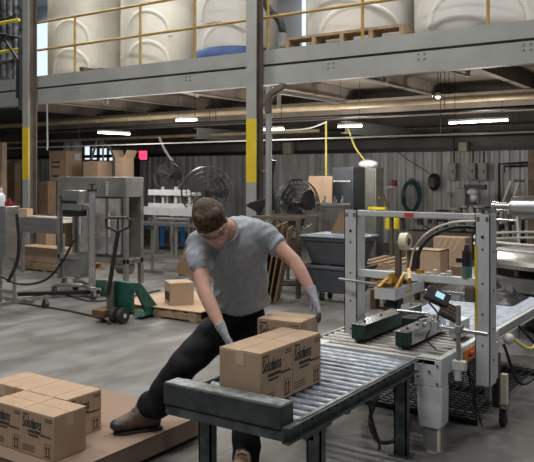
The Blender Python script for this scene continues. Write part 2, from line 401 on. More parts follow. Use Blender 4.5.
# ceiling lamps
LAMPW = 62
def lamp(pa, pb, d, lab, w=.10):
    a = atD(*pa, d); b = atD(*pb, d); c = (a + b) / 2
    t = thing('fluorescent_lamp', lab, 'lamp', c + V((0, 0, .1)), 'fluorescent lamps beneath the mezzanine')
    MB().bar(a + V((0, 0, .04)), b + V((0, 0, .04)), w * .7, .03).build('housing', 'elec_box', t)
    MB().cyl(a, b, .017, n=10).build('light_tube', 'tube_light', t)
    l = bpy.data.lights.new('lamp_light', 'POINT'); l.energy = LAMPW; l.shadow_soft_size = .25; l.color = (1, .95, .88); lo = bpy.data.objects.new('lamp_light', l); COL.objects.link(lo); lo.location = c - V((0, 0, .3))
    for p in (a.lerp(b, .1), a.lerp(b, .9)): MB().cyl(p + V((0, 0, .05)), V((p.x, p.y, 3.42)), .005, n=6).build('hanger', 'black', t)
lamp((449, 123.2), (508, 120), 12.1, 'bright fluorescent lamp at right above the electrical boxes')
lamp((338, 126.8), (362, 126), 13.6, 'short fluorescent lamp above the dark cabinet')
lamp((258, 130), (284, 129), 13.0, 'fluorescent lamp right beside the middle column')
lamp((98, 132.6), (130, 134.2), 15.0, 'long fluorescent lamp above the cartons at left', .16)
lamp((176, 120.5), (197, 119.8), 13.2, 'fluorescent lamp above the large cage fan')
p = atD(438, 96, 11.4); t = thing('work_lamp', 'small bright hanging lamp with a cord below the girder', 'lamp', p)
MB().lathe([(.02, .05), (.05, .03), (.09, 0), (.085, -.01)], p, 20).build('lamp_shade', 'chrome', t)
MB().sph(p + V((0, 0, -.005)), .04).build('bulb', 'tube_light', t); MB().cyl(p + V((0, 0, .05)), V((p.x, p.y, 3.42)), .006, n=6).build('cord', 'black', t)

# ------------------------------------------------------------------ guard rails on the mezzanine
YR = 9.88
gr = thing('guard_rail', 'yellow pipe guard rail along the mezzanine edge', 'railing', (-5, YR, 3.7))
zt, zm = 4.80, 4.24
MB().cyl((-12.3, YR, zt), (3, YR, zt), .024).build('top_rail', 'rail_yellow', gr)
MB().cyl((-12.3, YR, zm), (3, YR, zm), .024).build('middle_rail', 'rail_yellow', gr)
for px in (75, 140.3, 195, 362.5, 488):
    x = onY(px, 50, YR).x; MB().cyl((x, YR, 3.70), (x, YR, zt), .024).build('post', 'rail_yellow', gr)
x = onY(268, 50, YR).x
MB().cyl((x, YR, 3.70), (x, YR, zt), .024).build('post', 'rail_yellow', gr)
gl = thing('guard_rail', 'brighter yellow guard rail left of the left column', 'railing', (-12, YR, 3.7))
for z in (4.90, 4.29): MB().cyl((-18, YR - .1, z), (-12.75, YR - .1, z), .035).build('rail', 'rail_bright', gl)
MB().cyl((-17.5, YR - .1, 3.7), (-17.5, YR - .1, 4.9), .035).build('post', 'rail_bright', gl)
q = [onY(x, y, 9.5) for x, y in ((-8, 33), (20, 38), (20, 108), (-8, 110))]
br = MB(); br.tube(q, .035, closed=False); br.tube([onY(2, 36, 9.5), onY(19, 61, 9.5)], .03); br.tube([onY(17.5, 60, 9.5), onY(17, 98, 9.5)], .025)
tag(br.build('pipe_bracket', 'black'), 'black pipe bracket with a diagonal at the upper left', 'bracket')

# ------------------------------------------------------------------ tanks upstairs
def tank(px, Y, r, m, lab, base=None, lobes=2, off=0., half=.8):
    c = onY(px, 60, Y); z0 = 3.86
    t = thing('plastic_tank', lab, 'tank', (c.x, Y, 3.72))
    prof = [(r * .9, z0 - .1), (r * .98, z0), (r, z0 + .1)]
    prof += [(r, z0 + 1.2), (r * .99, z0 + 1.25), (r, z0 + 1.3)]
    prof += [(r, 6.55), (r * .95, 6.75), (r * .6, 6.95), (.25, 7.05), (0, 7.06)]
    MB().lathe([(a, b) for a, b in prof], (c.x, Y, 0), 48).build('tank_shell', m, t)
    # moulded arches on the side toward the aisle
    ang0 = math.atan2(-Y, -c.x)
    for k in range(lobes):
        zb = z0 + .02 + k * .62
        pts = []
        for i in range(21):
            u = -1 + i / 10; a = ang0 + off + u * half; z = zb + .50 * math.sqrt(max(0, 1 - u * u)) ** 1.0
            pts.append((c.x + (r - .01) * math.cos(a), Y + (r - .01) * math.sin(a), z))
        MB().loft([(p, .05, .03) for p in pts], 10, side=(0, 0, 1)).build('moulded_arch', m, t)
    if base: MB().lathe([(r * 1.02, 3.71), (r * 1.04, 3.74), (r * 1.04, 3.96), (r * 1.0, 4.0)], (c.x, Y, 0), 48).build('base_ring', base, t)
    else: MB().lathe([(r * .93, 3.71), (r * .93, z0)], (c.x, Y, 0), 40).build('base_ring', m, t)
    return t
tank(90, 11.6, .92, 'tank_cream', 'cream plastic tank with moulded arches, first from the left', off=-.5, half=.5)
tank(160, 11.7, .82, 'tank_cream', 'cream plastic tank, second from the left', off=-.35, half=.6)
tank(237, 11.2, .76, 'tank_white', 'white plastic tank with a blue base ring', 'tank_blue', off=-.3, half=.7)
tank(360, 11.3, .92, 'tank_white', 'white plastic tank standing above the slatted wooden pallets')
tank(478, 11.2, .96, 'tank_white', 'widest white plastic tank at the upper right')
def pallet(name, cx, cy, z, lx, ly, lab, m='wood', rot=0, group=None, h=.13):
    t = thing(name, lab, 'pallet', (cx, cy, z), group)
    n = max(4, int(lx / .16))
    for k in range(n):
        x = cx - lx / 2 + (k + .5) * lx / n; MB().box(x - .05, x + .05, cy - ly / 2, cy + ly / 2, z + h - .02, z + h).build('deck_board', m, t)
    for yy in (cy - ly / 2 + .04, cy, cy + ly / 2 - .04): MB().box(cx - lx / 2, cx + lx / 2, yy - .04, yy + .04, z + .02, z + h - .02).build('stringer', m, t)
    for x in (cx - lx / 2 + .06, cx, cx + lx / 2 - .06): MB().box(x - .05, x + .05, cy - ly / 2, cy + ly / 2, z, z + .02).build('bottom_board', m, t)
    t.rotation_euler[2] = rot; return t
a, b = onY(287, 40, 10.05).x, onY(405, 40, 10.05).x
t = thing('pallet_rack', 'slatted brown wooden pallets at the foot of the white tank', 'pallet', ((a + b) / 2, 10.05, 3.7))
MB().box(a, b, 10.0, 10.33, 3.86, 3.9).build('deck_board', 'wood', t); MB().box(a, b, 10.0, 10.33, 3.7, 3.72).build('bottom_board', 'wood', t)
for k in range(5):
    x = a + (b - a - .07) * k / 4; MB().box(x, x + .07, 10.0, 10.33, 3.72, 3.86).build('block', 'wood', t)
a, b = onY(84, 70, 10.2).x, onY(106, 70, 10.2).x
tag(MB().box(a, b, 10.1, 10.5, 3.7, 3.78).box(a, a + .1, 10.08, 10.5, 3.78, 3.84).build('timber_offcut', 'wood_dark'), 'short brown timber lying before the first cream tank', 'timber')
p = [onY(x, y, 10.15) for x, y in ((262, -6), (269, 10), (279, 20), (283, 33))]
t = thing('transfer_hose', 'thick black hose with a grey fitting beside the middle column', 'hose', p[3] - V((0, 0, .3)))
MB().tube(arc(p), .06, 12).build('hose_body', 'black', t); q = onY(282.5, 47, 10.15)
MB().cyl(p[3], q, .065).build('fitting', 'elec_box', t)
struct(MB().box(onY(302, 20, 16.8).x, onY(309, 20, 16.8).x, 16.8, 17.0, 3.6, 7).build('window_5', 'daylight'))
struct(MB().box(onY(37, 20, 16.8).x, onY(47, 20, 16.8).x, 16.8, 17.0, 3.6, 7).build('window_6', 'daylight'))
# grey plant at the far upper left
t = thing('process_plant', 'grey piping and frames beyond the bright yellow rail upstairs', 'machinery', (onY(8, 60, 12).x, 12, 3.7))
for px in (-12, -2, 5, 11, 16):
    x = onY(px, 40, 12).x; MB().cyl((x, 12, 3.6), (x, 12, 6.8), .05 + .03 * (px % 3)).build('pipe', 'machinery_grey', t)
for z in (4.1, 4.6, 5.2, 5.7): MB().cyl((onY(-12, 40, 12).x, 11.9, z), (onY(18, 40, 12).x, 11.9, z), .04).build('cross_pipe', 'machinery_grey', t)
MB().box(onY(2, 40, 12.2).x, onY(17, 40, 12.2).x, 12.1, 12.6, 4.9, 5.5).build('vessel', 'machinery_grey', t)
# ------------------------------------------------------------------ back wall fittings
YW = 16.93
def wbox(name, x0, y0, x1, y1, m, lab, cat, dep=.18, detail=True, Y=YW):
    a, b = onY(x0, y0, Y), onY(x1, y1, Y); t = thing(name, lab, cat, ((a.x + b.x) / 2, Y, b.z))
    MB().box(a.x, b.x, Y - dep, Y, b.z, a.z).build('body', m, t, bevel=.01)
    if detail:
        MB().box(a.x + .03, b.x - .03, Y - dep - .012, Y - dep, b.z + .04, a.z - .04).build('door', m, t, bevel=.004)
        MB().box(b.x - .07, b.x - .05, Y - dep - .03, Y - dep - .012, (a.z + b.z) / 2 - .04, (a.z + b.z) / 2 + .04).build('latch', 'black', t)
    return t
wbox('electrical_box', 450, 163, 458, 180, 'elec_box', 'leftmost of the three grey electrical boxes on the back wall', 'electrical box')
wbox('electrical_box', 469, 163.5, 477.5, 179, 'elec_box', 'middle of the three grey electrical boxes on the back wall', 'electrical box')
wbox('electrical_box', 480.5, 163, 489, 180, 'elec_box', 'rightmost of the three grey electrical boxes on the back wall', 'electrical box')
wbox('junction_box', 460.5, 142.5, 469, 151.5, 'beige_box', 'beige box mounted above the grey electrical boxes', 'box', .15, False)
wbox('junction_box', 286.5, 142.5, 294.5, 154, 'beige_box', 'beige box on the dark wall above the third cage fan', 'box', .2, False)
wbox('wall_switch', 448, 192, 452, 196, 'elec_box', 'small grey switch box low on the cladding', 'switch', .08, False)
for px, ya, yb, k in ((454, 120, 163, 0), (473, 150, 163, 1), (484, 150, 163, 2)):
    tag(MB().tube([onY(px, ya, 16.85), onY(px, yb, 16.85)], .02).build('conduit', 'black'), ['tall black conduit rising from the leftmost electrical box', 'short conduit above the middle electrical box', 'short conduit above the rightmost electrical box'][k], 'conduit')
tag(MB().tube([onY(x, y, 16.86) for x, y in ((499, 215), (499, 164), (534, 162))], .025).tube([onY(x, y, 16.84) for x, y in ((504.5, 172), (504.5, 166.5), (534, 165))], .02).build('black_pipework', 'black'), 'black right-angled pipes on the wall at far right', 'pipe')
tag(MB().box(onY(528, 150, 15).x, onY(545, 150, 15).x, 15, 15.1, 0, onY(528, 150, 15).z).build('door_panel', 'wood_dark'), 'dark reddish panel at the right edge before the back wall', 'panel')
# hose coil
c = onY(412, 196, YW - .08); t = thing('hose_coil', 'dark teal hose coiled on a hook on the back wall', 'hose', c - V((0, 0, .42)))
pts = []
for i in range(180):
    a = i / 180 * 2 * PI * 7; k = random.uniform(-.012, .012) + .035 * math.sin(i * .11)
    pts.append(c + V(((.21 + k) * math.cos(a) , -.05 * math.sin(i * .21) - .03, (.36 + k) * math.sin(a) - .02 * math.cos(a * .5))))
MB().tube(pts, .016, 6).build('hose', 'hose_teal', t); MB().tube([c + V((-.05, -.02, .44)), c + V((0, -.1, .40)), c + V((.05, -.02, .44))], .012).build('hook', 'elec_box', t)
MB().tube(arc([c + V((-.05, 0, -.36)), c + V((.05, -.03, -.55)), c + V((.4, -.03, -.75)), c + V((.6, -.03, -.9))]), .014, 6).build('hose_tail', 'hose_teal', t)
c = onY(434, 182, YW - .1); t = thing('hose_reel', 'black rounded reel case hung on the cladding', 'reel', c - V((0, 0, .22)))
MB().sph(c, .2, (.75, .5, 1.05)).build('case', 'black', t); MB().box(c.x - .09, c.x + .05, c.y - .13, c.y - .08, c.z - .12, c.z + .1).build('plate', 'steel_dark', t, bevel=.01)
tag(MB().tube(arc([onY(x, y, 16.8) for x, y in ((396, 150), (405, 158), (418, 166), (430, 174))]), .01).build('black_cable', 'black'), 'thin black cable sloping down to the black reel case', 'cable')
for (px, pts, lab) in ((0, ((326, 121), (326, 150), (326, 205)), 'straight yellow air hose hanging before the cladding'),):
    q = [onY(x, y, 13.0) for x, y in pts]; tag(MB().tube(q, .022, 8).build('air_hose', 'hose_yellow'), lab, 'hose')
tag(MB().tube(arc([onY(x, y, 13.4) for x, y in ((348, 128), (355, 147), (366, 163), (372, 180), (374, 195), (368, 208))]), .02, 8).build('air_hose', 'hose_yellow'), 'curved yellow air hose hanging right of the dark cabinet', 'hose')
c = onY(374, 199, 13.3); tag(MB().cyl(c + V((-.12, 0, 0)), c + V((.12, 0, .03)), .03).box(c.x - .03, c.x + .03, c.y - .05, c.y + .05, c.z - .02, c.z + .08).build('air_gun', 'yellow_plastic'), 'yellow nozzle at the end of the curved air hose', 'tool')
tag(MB().tube(arc([onY(x, y, 12.3) for x, y in ((270, 131), (290, 130), (310, 128), (326, 122))]), .015, 6).build('white_cable', 'cable_white'), 'sagging pale cable from the lamp to the yellow hose', 'cable')
tag(MB().tube(arc([onY(x, y, 13) for x, y in ((159, 137), (165, 150), (174, 163), (184, 173))]), .03, 6).build('air_hose', 'cable_white'), 'pale hose slanting down between the two cage fans', 'hose')
# robot controller on the wall
a, b = onY(458, 188, 16.0), onY(468, 208, 16.0); t = thing('packing_head', 'pale control head with a dark rail over the tape machine', 'machine', (b.x, 16, 0))
MB().box(a.x, b.x, 15.8, 16.1, b.z, a.z).build('body', 'elec_box', t, bevel=.02)
p = onY(478, 187, 16.0); MB().box(onY(466, 185, 16).x, onY(487, 185, 16).x, 15.85, 16, onY(470, 189.5, 16).z, onY(470, 184.5, 16).z).build('rail', 'cabinet_dark', t)
MB().sph(onY(472.5, 192, 15.7), .10, (1.3, 1, .8)).sph(onY(474, 198, 15.7), .09).build('camera_head', 'machine_white', t)
MB().cyl(onY(463, 208, 15.95), V((onY(463, 208, 15.95).x, 15.95, 0)), .06).cyl(onY(474, 200, 15.7), V((onY(474, 200, 15.7).x, 15.7, 0)), .04).build('stand', 'steel_dark', t)
for k, (px, py) in enumerate(((465, 212), (472, 209), (480, 212), (487, 213), (455, 214), (442, 216), (430, 218), (420, 219))):
    c = onY(px, py, 12.6); rr = .06 + .03 * (k % 3)
    t = thing('valve_fitting', ['grey valve block', 'small chrome valve', 'dark valve with flange', 'dull steel cock'][k % 4] + ' on the machine bench below the electrical boxes', 'valve', c - V((0, 0, .1)), 'valves on the bench below the wall boxes')
    t['label'] = 'small metal valve fitting on the bench below the electrical boxes'
    MB().cyl(c - V((0, 0, .1)), c + V((0, 0, .06)), rr * .6).build('body', 'stainless_dull', t); MB().cyl(c + V((0, 0, .08)), c + V((0, 0, .11)), rr).build('handwheel', 'black' if k % 2 else 'stainless', t)
# machine bench across the middle distance
a, b = onY(392, 226, 12.6), onY(494, 226, 12.6)
t = thing('machine_bench', 'long dark steel bench beneath the small valve fittings', 'bench', ((a.x + b.x) / 2, 12.6, 0))
MB().box(a.x, b.x, 12.3, 12.9, .93, .99).build('bench_top', 'stainless_dull', t)
for x in (a.x + .1, (a.x + b.x) / 2, b.x - .1):
    for y in (12.36, 12.84): MB().box(x - .03, x + .03, y - .03, y + .03, 0, .93).build('leg', 'steel_dark', t)
MB().box(a.x + .3, b.x - .3, 12.35, 12.85, .25, .7).build('machine_block', 'steel_dark', t)
for k, x in enumerate((388, 396)):
    p = onY(x + 1, 215, 12.9); q = onY(x + 1, 229, 12.9)
    o = MB().loft([(p + V((0, 0, -.02)), .05, .03), (p.lerp(q, .3), .09, .05), (p.lerp(q, .7), .08, .05), (q, .09, .04)], 12).build('yellow_glove' if 0 else 'rubber_apron', 'yellow_plastic')
    tag(o, ['left one of two yellow rubber items hanging before the wall', 'right one of two yellow rubber items hanging before the wall'][k], 'apron')
c = onY(394, 184, 15.5); t = thing('cordless_tool', 'small red and black tool held out on a bracket', 'tool', c - V((0, 0, .2)))
MB().box(c.x - .05, c.x + .06, c.y - .05, c.y + .05, c.z - .05, c.z + .09).build('body', 'red_dark', t, bevel=.02)
MB().bar(c + V((-.35, 0, -.12)), c + V((0, 0, -.05)), .04, .04).build('bracket', 'cable_white', t)
MB().bar(onY(381, 190, 15.4), onY(388, 208, 15.4), .05, .05).build('arm', 'wood', t)
tag(MB().bar(onY(369, 208, 12.8), onY(386, 208.5, 12.8), .10, .05).build('hand_tool', 'yellow_plastic'), 'yellow and black hand tool above the tape machine frame', 'tool')
# cabinets
a, b = onY(332, 167, 12.6), onY(353, 205, 12.6)
t = thing('control_cabinet', 'tall dark blue-black control cabinet', 'cabinet', ((a.x + b.x) / 2, 12.8, 0))
MB().box(a.x, b.x, 12.6, 13.1, 0, a.z).build('body', 'cabinet_dark', t, bevel=.01); MB().box(a.x + .04, b.x - .04, 12.585, 12.6, .4, a.z - .05).build('door', 'cabinet_dark', t, bevel=.005)
for k in range(7): x = a.x + .04 + (b.x - a.x - .08) * (k + .5) / 7; MB().cyl((x, 12.56, 1.58), (x, 12.585, 1.58), .018, n=8).build('button', 'cable_white', t)
a, b = onY(354, 168, 13.15), onY(376, 262, 13.15)
t = thing('steel_cabinet', 'grey steel cabinet right of the dark control cabinet', 'cabinet', ((a.x + b.x) / 2, 13.2, 0))
MB().box(a.x, b.x, 13.15, 13.5, 0, a.z).build('body', 'cabinet_grey', t, bevel=.01); MB().box(a.x + .03, b.x - .03, 13.13, 13.15, .1, a.z - .05).build('door', 'cabinet_grey', t, bevel=.005); MB().box(b.x - .1, b.x - .07, 13.10, 13.13, .9, 1.1).build('handle', 'black', t)
c = onY(359, 163, 12.9); o = MB().sph(V((c.x, 13.3, a.z + .08)), .14, (1.5, .8, .62), u=24, v=14).build('plastic_bag', 'bag_white'); tag(o, 'crumpled white plastic bag lying on the cabinets', 'bag')
# big round vat with a sheet of cardboard
a = onY(328, 230, 11.0); a.x -= .42; t = thing('round_vat', 'round pale steel vat behind the grey bins', 'vat', (a.x + .42, 11.0, 0))
MB().lathe([(.33, 0), (.36, .05), (.36, 1.16), (.38, 1.18), (.38, 1.21), (.35, 1.21), (.35, 1.12), (0, 1.12)], (a.x + .42, 11.0, 0), 40).build('shell', 'stainless', t)
for k in range(8): an = k * .8; x, y = a.x + .42 + .24 * math.cos(an), 11 + .24 * math.sin(an); MB().cyl((x, y, 1.12), (x + .03, y, 1.28 + .06 * (k % 2)), .02, n=8).build('valve', 'chrome', t)
a, b = onY(308.5, 176, 12.3), onY(331.5, 207, 12.3)
tag(MB().obox(((a.x + b.x) / 2, 12.3, a.z / 2), (b.x - a.x, .03, a.z), (-.03, 0, 0)).build('cardboard_sheet', 'cardboard'), 'tan cardboard sheet standing left of the dark control cabinet', 'cardboard')
a, b = onY(334, 212, 8.8), onY(343, 236, 8.8)
tag(MB().prism([(a.x - .05, 8.8, .912), (b.x + .08, 8.8, .912), (b.x + .08, 8.86, a.z + .03), (a.x + .06, 8.86, a.z)], (0, .02, 0)).build('cardboard_sheet', 'cardboard_dark'), 'brown cardboard offcut standing on the upper grey bin', 'cardboard')
# grey bins
def bin_(z0, lab, x0=-5.18, x1=-4.36, y0=8.55, y1=9.1, h=.32):
    t = thing('tilt_bin', lab, 'bin', ((x0 + x1) / 2, (y0 + y1) / 2, z0)); k = .09
    mb = MB(); bm = mb.bm
    lo = [(x0 + k, y0 + k, z0), (x1 - k, y0 + k, z0), (x1 - k, y1 - k, z0), (x0 + k, y1 - k, z0)]; hi = [(x0, y0, z0 + h), (x1, y0, z0 + h), (x1, y1, z0 + h), (x0, y1, z0 + h)]
    hi2 = [(x0 + .03, y0 + .03, z0 + h), (x1 - .03, y0 + .03, z0 + h), (x1 - .03, y1 - .03, z0 + h), (x0 + .03, y1 - .03, z0 + h)]; lo2 = [(p[0], p[1], z0 + .03) for p in lo]
    L = [[bm.verts.new(p) for p in q] for q in (lo, hi, hi2, lo2)]
    for A, B in zip(L, L[1:]):
        for i in range(4): bm.faces.new((A[i], A[(i + 1) % 4], B[(i + 1) % 4], B[i]))
    bm.faces.new(L[0][::-1]); bm.faces.new(L[3]); mb.build('tub', 'bin_grey', t, bevel=.012)
    mb = MB()
    for q in ((x0 - .02, x1 + .02, y0 - .02, y0 + .03), (x0 - .02, x1 + .02, y1 - .03, y1 + .02), (x0 - .02, x0 + .03, y0 + .03, y1 - .03), (x1 - .03, x1 + .02, y0 + .03, y1 - .03)): mb.box(*q, z0 + h, z0 + h + .045)
    mb.build('rim', 'bin_grey', t, bevel=.008)
    return t
def caster(x, y, t, r=.05, z=0, m='rubber', fork='stainless_dull'):
    w_ = MB().cyl((x - .016, y, z + r), (x + .016, y, z + r), r, n=20).build('caster', m, t)
    MB().box(x - .026, x - .02, y - .02, y + .03, z + r, z + r * 2 + .03).box(x + .02, x + .026, y - .02, y + .03, z + r, z + r * 2 + .03).box(x - .026, x + .026, y - .03, y + .04, z + r * 2 + .03, z + r * 2 + .04).build('fork', fork, w_)
b1 = bin_(.13, 'lower grey plastic bin on casters, beneath the lidded one'); 
for x in (-4.98, -4.55):
    for y in (8.72, 8.95): caster(x, y, b1, .045)
b2 = bin_(.50, 'upper grey plastic bin with a blue-grey lid')
MB().box(-5.21, -4.33, 8.51, 9.14, .866, .895).box(-5.1, -4.44, 8.6, 9.05, .895, .91).build('lid', 'bin_lid', b2, bevel=.012)
# leaning cardboard sheets on a rack
rk = thing('sheet_rack', 'dark frame holding up the leaning cardboard sheets', 'rack', (-5.55, 8.75, 0))
MB().box(-6.1, -5.30, 8.66, 8.72, 1.07, 1.12).build('top_rail', 'steel_dark', rk); MB().box(-6.1, -5.30, 9.14, 9.2, 1.07, 1.12).build('top_rail', 'steel_dark', rk)
for x in (-6.1, -5.36):
    for y in (8.66, 9.14): MB().box(x, x + .05, y, y + .06, 0, 1.07).build('post', 'steel_dark', rk)
MB().box(-6.1, -5.30, 9.16, 9.2, .1, .15).build('lower_rail', 'steel_dark', rk)
for k in range(9):
    px = -6.05 + k * .085; hgt = .98 + .1 * ((k * 37) % 5) / 5
    o = MB().obox((px - .0, 8.38, hgt / 2 + .01), (.018, .62, hgt), (0, .16 + .015 * (k % 3), .45)).build('cardboard_sheet', 'cardboard_dark')
    tag(o, 'brown cardboard sheet leaning on the dark rack behind the worker', 'cardboard', 'cardboard sheets leaning on the rack')
# ------------------------------------------------------------------ cage fans
def fan(px, py, d, r, lab, rz, post=True, tilt=0.):
    c = atD(px, py, d); t = thing('cage_fan', lab, 'fan', (c.x, c.y, 0))
    R = Matrix.Rotation(rz, 3, 'Z') @ Matrix.Rotation(tilt, 3, 'X'); ax = R @ V((0, -1, 0)); sx = R @ V((1, 0, 0)); sz = R @ V((0, 0, 1))
    mb = MB()
    for f, s in ((.055, .97), (-.055, .97), (0, 1.0)): mb.ring(c + ax * f, r * s, .009, ax, 40, 5)
    for q in (.22, .42, .62, .8):
        for s in (1, -1): mb.ring(c + ax * (.10 * s * (1 - q * .35)), r * q, .0045, ax, 36, 4)
    mb.build('cage_rings', 'fan_wire', t)
    mb = MB()
    for k in range(30):
        a = 2 * PI * k / 30; dr = sx * math.cos(a) + sz * math.sin(a)
        for s in (1, -1): mb.tube([c + ax * (.11 * s) + dr * r * .1, c + ax * (.09 * s) + dr * r * .6, c + ax * (.055 * s) + dr * r * .96, c + dr * r], .0035, 4)
    mb.build('cage_wires', 'fan_wire', t)
    for k in range(3):
        a0 = 2 * PI * k / 3 + .3; rows = []; mb = MB()
        for i in range(7):
            q = .12 + .76 * i / 6; wd = .38 * math.sin(PI * min(1, (q + .1))) + .42
            rows.append((q, wd))
        for side in (0, 1):
            pass
        vs = []
        for q, wd in rows:
            row = []
            for j in range(5):
                a = a0 + (j / 4 - .5) * wd * 2.0; dr = sx * math.cos(a) + sz * math.sin(a)
                row.append((c + dr * r * q + ax * (.05 * (j / 4 - .5))))
            vs.append(row)
        F = [[mb.bm.verts.new(p + ax * .003) for p in row] for row in vs]; B = [[mb.bm.verts.new(p - ax * .003) for p in row] for row in vs]
        for i in range(6):
            for j in range(4):
                mb.bm.faces.new((F[i][j], F[i][j + 1], F[i + 1][j + 1], F[i + 1][j])); mb.bm.faces.new((B[i][j], B[i + 1][j], B[i + 1][j + 1], B[i][j + 1]))
        for i in range(6):
            mb.bm.faces.new((F[i][0], F[i + 1][0], B[i + 1][0], B[i][0])); mb.bm.faces.new((F[i][4], B[i][4], B[i + 1][4], F[i + 1][4]))
        mb.build('blade', 'fan_blade', t)
    MB().cyl(c - ax * .02, c + ax * .08, r * .13, r * .10).build('hub', 'black', t)
    MB().cyl(c - ax * .14, c - ax * .36, .10, .085, 20).build('motor', 'fan_motor', t)
    if post:
        b = c - ax * .25; MB().cyl(V((b.x, b.y, 0.03)), V((b.x, b.y, b.z - .08)), .03).build('post', 'steel_dark', t)
        MB().lathe([(.3, 0), (.3, .02), (.05, .05)], (b.x, b.y, 0), 28).build('base', 'black', t)
    return t
fan(207, 192, 13.2, .46, 'large cage fan directly behind the worker\'s head', .75)
fan(169, 176, 16.9, .35, 'smaller and farther cage fan left of the large one', .6)
fan(297.5, 205, 11.4, .40, 'tilted cage fan behind the leaning cardboard sheets', 1.2)
c = atD(256, 207, 11.1); mb = MB().prism([c + RT * a + UP * b for a, b in ((-.155, .02), (-.10, .07), (.02, .10), (.14, .13), (.13, .02), (.06, -.10), (-.02, -.06))], FW * .06)
t = thing('plastic_scoop', 'black scoop-shaped shield before the middle column', 'shield', V((c.x, c.y, 0))); mb.build('scoop', 'black', t, bevel=.01); MB().cyl(V((c.x + .05, c.y + .02, 0)), c + V((.05, .02, 0)), .02).build('post', 'black', t)
tag(MB().tube(arc([onY(272, 160, 9.9), onY(270, 180, 9.9), onY(273, 210, 9.9)]), .07, 10).build('hanging_coat', 'black'), 'black garment hanging right of the middle column', 'coat')
# exit sign
a, b = onY(138.5, 150, 16.6), onY(147.5, 160.5, 16.6)
t = thing('exit_sign', 'small red glowing exit sign below the pipes', 'sign', ((a.x + b.x) / 2, 16.6, b.z))
MB().box(a.x, b.x, 16.6, 16.66, b.z, a.z).build('housing', 'black', t)
text_mb('EXIT', .19, (a.x + .03, 16.595, b.z + .09), (1, 0, 0), (0, 0, 1), .004, 0, (b.x - a.x - .06) / .44).build('lettering', 'machine_white', t)
MB().box(a.x + .02, b.x - .02, 16.597, 16.6, b.z + .03, a.z - .03).build('face', 'exit_red', t); MB().cyl(((a.x + b.x) / 2, 16.63, a.z), ((a.x + b.x) / 2, 16.63, 3.42), .01, n=6).build('hanger', 'black', t)
tag(MB().box(onY(131, 165, 15.6).x, onY(137.5, 165, 15.6).x, 15.6, 15.7, 0, onY(134, 158, 15.6).z).build('post_frame', 'black'), 'dark upright below and left of the exit sign', 'post')
# ladders and ducts before the bright windows
for k, (pts, r, lab) in enumerate((((( 82, 190), (97, 141)), .035, 'pale slanting pipe before the left bright window'), (((100, 143), (110, 148), (114, 160), (113, 178)), .04, 'pale curved hose above the open carton'), (((103, 138), (103, 178)), .03, 'pale upright pipe between the bright windows'))):
    tag(MB().tube(arc([onY(x, y, 15.5) for x, y in pts], 5), r).build('white_pipe', 'cable_white'), lab, 'pipe')
for k, px in enumerate((68.5, 76.5)):
    c = onY(px, 147, 15.2); tag(MB().sph(c, .2, (.8, .8, 1.25)).build('hanging_bag', 'clear_film'), ['left one of two clear bags hanging above the large cartons', 'right one of two clear bags hanging above the large cartons'][k], 'bag')
# ------------------------------------------------------------------ left side machinery
# shrink tunnel (stainless) 56..143 px
ax, bx = onY(57, 200, 7.6).x, onY(126, 200, 7.6).x; y0, y1 = 7.6, 7.96
zt = onY(100, 177, 7.6).z; zh = onY(100, 197, 7.6).z
t = thing('wrapping_machine', 'large stainless wrapping machine with clear doors', 'machine', ((ax + bx) / 2, 8, 0))
MB().box(ax, bx, y0, y1, zh, zt).build('hood', 'stainless_dull', t, bevel=.01)
for k in range(6): z = zh + .03 + k * .035; MB().box(ax + .98 * (bx - ax) * .74, ax + (bx - ax) * .76, y0 - .006, y0, z, z + .018).build('vent_slot', 'cable_white', t)
for x in (ax, bx - .06):
    for y in (y0, y1 - .06): MB().box(x, x + .06, y, y + .06, .12, zh).build('post', 'stainless_dull', t)
MB().box(ax + .06, bx - .06, y1 - .03, y1, .45, zh).build('rear_panel', 'stainless_dull', t)
MB().box(ax, bx, y0, y1, .42, .50).build('bed', 'stainless', t, bevel=.01)
MB().box(ax + .35, bx - .4, y0 + .15, y1 - .05, .5, zh - .1).build('inner_cabinet', 'stainless_dull', t, bevel=.01)
n = 3
for k in range(n):
    a = ax + .5 + k * (bx - ax - .55) / n; b = a + (bx - ax - .55) / n - .03
    d = MB().box(a, b, y0 - .01, y0 - .004, .55, zh - .02).build('clear_door', 'plexi', t)
    MB().box(a, a + .018, y0 - .016, y0 - .01, .55, zh - .02).box(b - .018, b, y0 - .016, y0 - .01, .55, zh - .02).box(a, b, y0 - .016, y0 - .01, .55, .57).build('door_frame', 'chrome', d)
    MB().cyl((a + .05, y0 - .03, .8), (a + .05, y0 - .03, 1.15), .012).build('handle', 'cable_white', d)
MB().box(ax + .1, ax + .5, y0 + .05, y1 - .1, .15, .42).build('drive_box', 'stainless_dull', t, bevel=.01)
MB().cyl((bx - .22, y0 + .1, .42 - .05), (bx - .02, y0 + .1, .37), .1).build('motor', 'steel_dark', t)
for x in (ax + .1, bx - .1):
    for y in (y0 + .05, y1 - .05): caster(x, y, t, .045)
